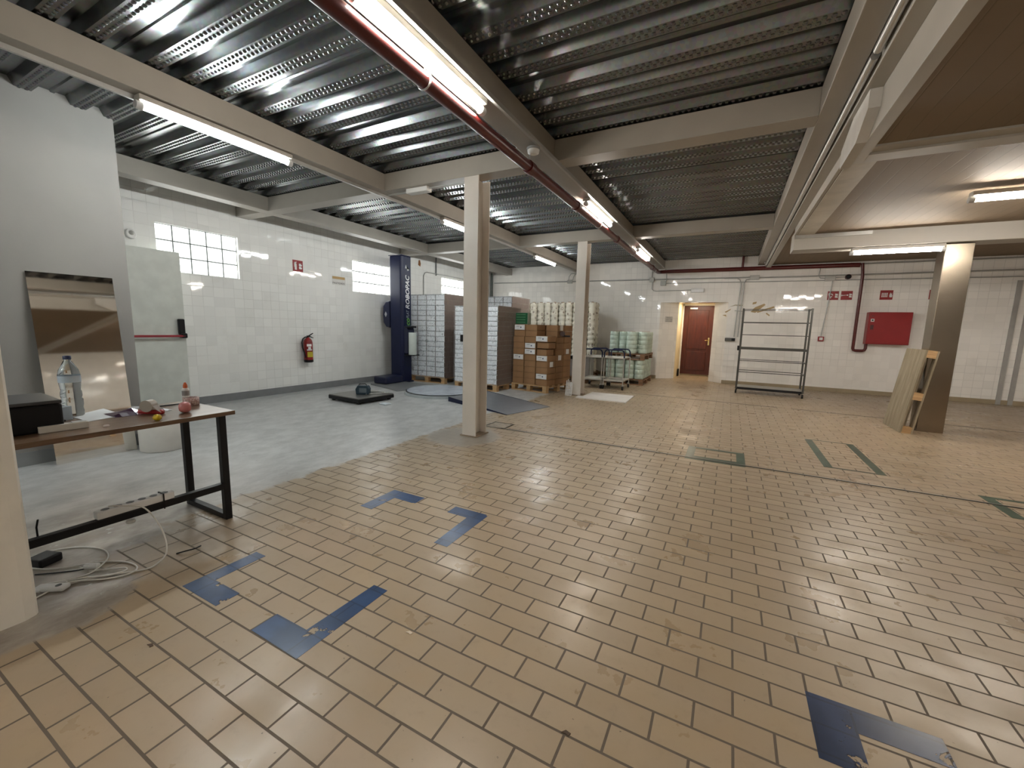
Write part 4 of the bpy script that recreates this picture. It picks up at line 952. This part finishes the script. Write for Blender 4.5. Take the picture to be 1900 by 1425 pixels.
# leaning pallet
t = tag(bpy.data.objects.new('leaning_pallet', None), 'weathered wooden pallet standing on end against the stainless column', 'pallet'); COL.objects.link(t)
t.location = (2.165, 7.71, 0); t.rotation_euler = (0, radians(7.2), 0)
Wp, Hp = .35, 1.15
for j, (a, c) in enumerate(((-.35, .35),)):
    n_ = 3
    for i in range(n_):
        y0 = -Wp+i*(2*Wp/n_)+.003; MB().box(0, .02, y0, y0+2*Wp/n_-.006, 0, Hp).build('deck_board', WOODZ, t, bevel=.002)
for z in (.0, .475, 1.05):
    MB().box(.02, .042, -Wp, Wp, z, z+.10).build('cross_board', WOODP, t)
    for y in (-Wp, -.05, Wp-.10): MB().box(.042, .115, y, y+.10, z, z+.10).build('block', WOODP, t)
for y in (-Wp, -.05, Wp-.10): MB().box(.115, .135, y, y+.10, 0, Hp).build('skid', WOODZ, t)

# out of frame on the right, mirrored in the steel sheet
pallet('pallet standing off to the right, seen only mirrored in the steel sheet', (4.2, 4.9, 0), .3, 1.1, .8, WOODP)
t = thing('cardboard_carton', 'large open carton on the pallet off to the right of the view', 'box', (4.2, 4.9, .146), .3)
MB().box(-.4, .35, -.3, .3, 0, .55).build('carton_body', CARD, t, bevel=.005); MB().box(-.4, -.1, -.42, -.302, .3, .55).build('open_flap', CARD, t, bevel=.003)
# ------------------------------------------------------------------ pallet wrapping machine
t = thing('wrapping_mast', 'tall navy blue wrapping machine mast with white lettering', 'wrapping machine', (-6.61, 7.15, 0))
MB().prism([(-.15, -.15), (.15, -.15), (.19, -.10), (.19, .15), (-.19, .15), (-.19, -.10)], .02, 2.79, 'z').build('mast', NAVY, t, bevel=.02)
MB().box(-.19, .19, -.16, .15, 2.785, 2.80).build('mast_cap', NAVYD, t, bevel=.005); MB().lathe([(.025, 2.80), (.025, 2.84)], 12).build('top_bolt', GALVM, t)
b = MB(); b.prism([(-.19, 1.22), (-.30, 1.24), (-.385, 1.34), (-.40, 1.52), (-.385, 1.70), (-.30, 1.80), (-.19, 1.82)], -.14, .06); o = b.build('control_box', NAVYD, t, bevel=.02)
MB().prism([(-.335, 1.52), (-.30, 1.58), (-.265, 1.52), (-.30, 1.46)], -.146, -.141).build('logo', mat('grey_white_print', (.5, .52, .55), .5), t)
RY = (pi/2, 0, pi/2)
def mtext(name, s_, size, z, m, yy=.02, **kw): 
    o = text(name, s_, size, m, t, (.1925, yy, z), (0, 0, 0), align='LEFT', **kw)
    o.rotation_euler = (Matrix.Rotation(pi/2, 3, 'X').to_euler()); o.matrix_local = Matrix.Translation((.1925, yy, z)) @ Matrix(((0, 0, 1, 0), (0, -1, 0, 0), (1, 0, 0, 0), (0, 0, 0, 1))) @ Matrix.Scale(-1, 4, (0, 1, 0)) if False else Matrix.Translation((.1925, yy, z)) @ Matrix(((0, 0, 1, 0), (0, 1, 0, 0), (1, 0, 0, 0), (0, 0, 0, 1)))
    return o
# letters read upwards on the right-hand face: local x -> up, local y -> towards -Y, normal -> +X
def up(name, s_, size, z, m, yy, shear=0, bold=0, sx=1):
    o = text(name, s_, size, m, t, align='LEFT', shear=shear, bold=bold, sx=sx)
    o.matrix_local = Matrix.Translation((.193, yy, z)) @ Matrix(((0, 0, 1, 0), (0, -1, 0, 0), (1, 0, 0, 0), (0, 0, 0, 1)))
    return o
WL = mat('white_lettering', (.8, .8, .8), .5)
up('lettering', 'ROBOPAC', .165, 1.64, WL, .03, .25, .004, .93); up('lettering', 'PLAT', .12, 1.44, mat('pale_grey_lettering', (.30, .33, .38), .5), .03, .25, .002, .62); up('lettering', 'eco', .19, 1.20, mat('green_lettering', (.16, .42, .08), .5), .03, .2, .004, .85)
b = MB(); b.prism([(.02, 2.56), (.09, 2.50), (.03, 2.47), (-.02, 2.60), (-.04, 2.52), (.0, 2.52)], .1925, .1945, 'x'); b.build('logo', WL, t)
MB().box(.191, .1945, -.02, .06, 1.10, 1.17).build('white_sticker', WL, t)
MB().box(.0, .34, .10, .14, 1.23, 1.27).build('carriage_arm', BLKM, t)
MB().prism([(.19, .66), (.30, .66), (.30, 1.18), (.27, 1.26), (.19, 1.28)], -.10, .12).build('film_carriage', NAVYD, t, bevel=.01)
b = MB(); b.box(.25, .46, -.16, .10, .62, .64); b.box(.25, .40, -.12, .06, 1.235, 1.26); b.build('roll_holder', BLKM, t)
MB().lathe([(.085, .64), (.088, .65), (.088, 1.12), (.085, 1.13)], 24, (.385, -.04, 0)).build('film_roll', mat('milky_film_roll', (.60, .66, .62), .2), t)
MB().box(-.22, .22, -.20, .18, 0, .03).build('foot_plate', NAVYD, t)
b = MB(); b.box(-.12, .24, -.72, -.20, .03, .185); b.build('drive_housing', NAVYD, t, bevel=.03)
MB().prism([(-.12, -.80), (.62, -1.02), (.95, -1.15), (1.1, -.65), (1.05, -.15), (-.12, -.10)], .0, .028, 'z').build('base_plate', mat('grey_steel_plate', (.24, .25, .25), .4, metal=.3), t)
# turntable
t = thing('turntable', 'round grey turntable of the wrapping machine on the concrete floor', 'turntable', (-4.86, 6.34, 0))
R_ = .665
MB().lathe([(R_, .0), (R_, .055)], 64).build('rim', mat('galvanised_rim', (.50, .55, .57), .3, metal=.3), t); MB().lathe([(R_-.01, .055), (R_-.01, .065)], 64).build('rubber_band', BLK, t)
MB().lathe([(R_-.03, .060), (R_-.03, .072), (R_-.035, .074)], 64).build('disc', mat('pale_blue_grey_disc', (.46, .50, .56), .25, var=.12, vs=8), t)
# ramp
t = thing('loading_ramp', 'grey loading ramp with navy edges beside the nearer cream column', 'ramp', (0, 0, 0))
A = [(-4.23, 5.74), (-2.84, 5.31), (-2.56, 6.27), (-4.06, 6.72)]
b = MB(); b.add([(*A[0], .075), (*A[1], .006), (*A[2], .006), (*A[3], .075), (*A[0], .069), (*A[1], .001), (*A[2], .001), (*A[3], .069)], [(0, 1, 2, 3), (7, 6, 5, 4), (0, 4, 5, 1), (1, 5, 6, 2), (2, 6, 7, 3), (3, 7, 4, 0)])
b.build('ramp_plate', mat('dark_chequer_plate', (.12, .125, .14), .4, bump=.3, bs=60), t)
for i, j, nm in ((0, 1, 'a'), (3, 2, 'b')):
    P, Q = Vector(A[i]), Vector(A[j]); b = MB(); nrm = Vector((-(Q-P).y, (Q-P).x)).normalized()*(.006 if i else -.006)
    b.add([(P.x, P.y, 0), (Q.x, Q.y, 0), (Q.x, Q.y, .008), (P.x, P.y, .082), (P.x+nrm.x, P.y+nrm.y, 0), (Q.x+nrm.x, Q.y+nrm.y, 0), (Q.x+nrm.x, Q.y+nrm.y, .008), (P.x+nrm.x, P.y+nrm.y, .082)], [(0, 1, 2, 3), (7, 6, 5, 4), (0, 4, 5, 1), (1, 5, 6, 2), (2, 6, 7, 3), (3, 7, 4, 0)])
    b.build('side_edge', NAVY, t)
# floor scale
t = thing('floor_scale', 'low black platform scale with a steel top on the concrete floor', 'scale', (-5.54, 5.02, 0), radians(-4))
MB().box(-.39, .39, -.37, .37, .028, .085).build('frame', BLKM, t, bevel=.004); MB().box(-.385, .385, -.365, .365, .086, .10).build('platform', mat('worn_steel_top', (.20, .195, .18), .3, metal=.6), t, bevel=.003)
for sx in (-1, 1):
    for sy in (-1, 1): MB().lathe([(.03, 0), (.03, .028)], 14, (sx*.33, sy*.31, 0)).build('foot', BLK, t)
t = thing('scale_indicator', 'dark blue scale indicator lying on the platform scale', 'indicator', (-5.48, 5.0, .10), radians(25))
b = MB(); b.prism([(-.11, .0), (.11, .0), (.12, .10), (.09, .155), (-.08, .155), (-.12, .09)], -.05, .05); b.build('housing', mat('blue_black_plastic', (.02, .045, .065), .35), t, bevel=.012)
MB().box(-.05, .075, -.054, -.049, .035, .11).build('display', mat('grey_display', (.12, .15, .17), .3), t); b = MB(); b.tube([(-.09, 0, .13), (-.06, 0, .175), (.04, 0, .18), (.09, 0, .13)], .008, 8); b.build('handle', BLK, t)
t = thing('scale_stand', 'thin metal stand rods lying on the platform scale', 'rod', (-5.5, 5.1, .10))
MB().tube([(-.22, -.05, .012), (.05, .20, .012), (.28, .14, .03)], .010, 8).build('rod', GALVM, t); MB().tube([(.10, -.12, .012), (.32, .18, .02)], .008, 8).build('rod', GALVM, t)
tag(MB().prism([(-4.98, 4.86), (-4.82, 4.84), (-4.80, 4.95), (-4.95, 4.97)], .001, .02, 'z').build('paper_scrap', mat('bluish_paper', (.62, .68, .72), .6)), 'crumpled pale paper scrap on the concrete beside the scale', 'paper')

# ------------------------------------------------------------------ groups of repeated things
GR = {'fluorescent_lamp': 'fluorescent tubes on the ceiling', 'steel_beam': 'long cream beams', 'steel_crossbeam': 'cream crossbeams', 'steel_column': 'cream steel columns',
      'junction_box': 'grey junction boxes on the back wall', 'fire_safety_sign': 'red fire safety signs', 'tape_remnant': 'torn tan tape on the back wall', 'wall_stripe': 'grey stripes on the back wall',
      'wrapped_carton_load': 'film wrapped carton loads', 'service_trolley': 'steel trolleys by the far column', 'conduit': 'grey conduits', 'cable': 'cables under the table', 'floor_marking': 'painted floor markings',
      'cable_rail': 'cable rails along the lamps', 'emergency_light': 'emergency lights', 'pallet': 'wooden pallets', 'floor_joint': 'thin floor joints', 'debris_scrap': 'scraps on the tiles'}
for o in bpy.data.objects:
    k = o.name.split('.')[0]
    if o.parent is None and k in GR and 'label' in o and 'group' not in o: o['group'] = GR[k]
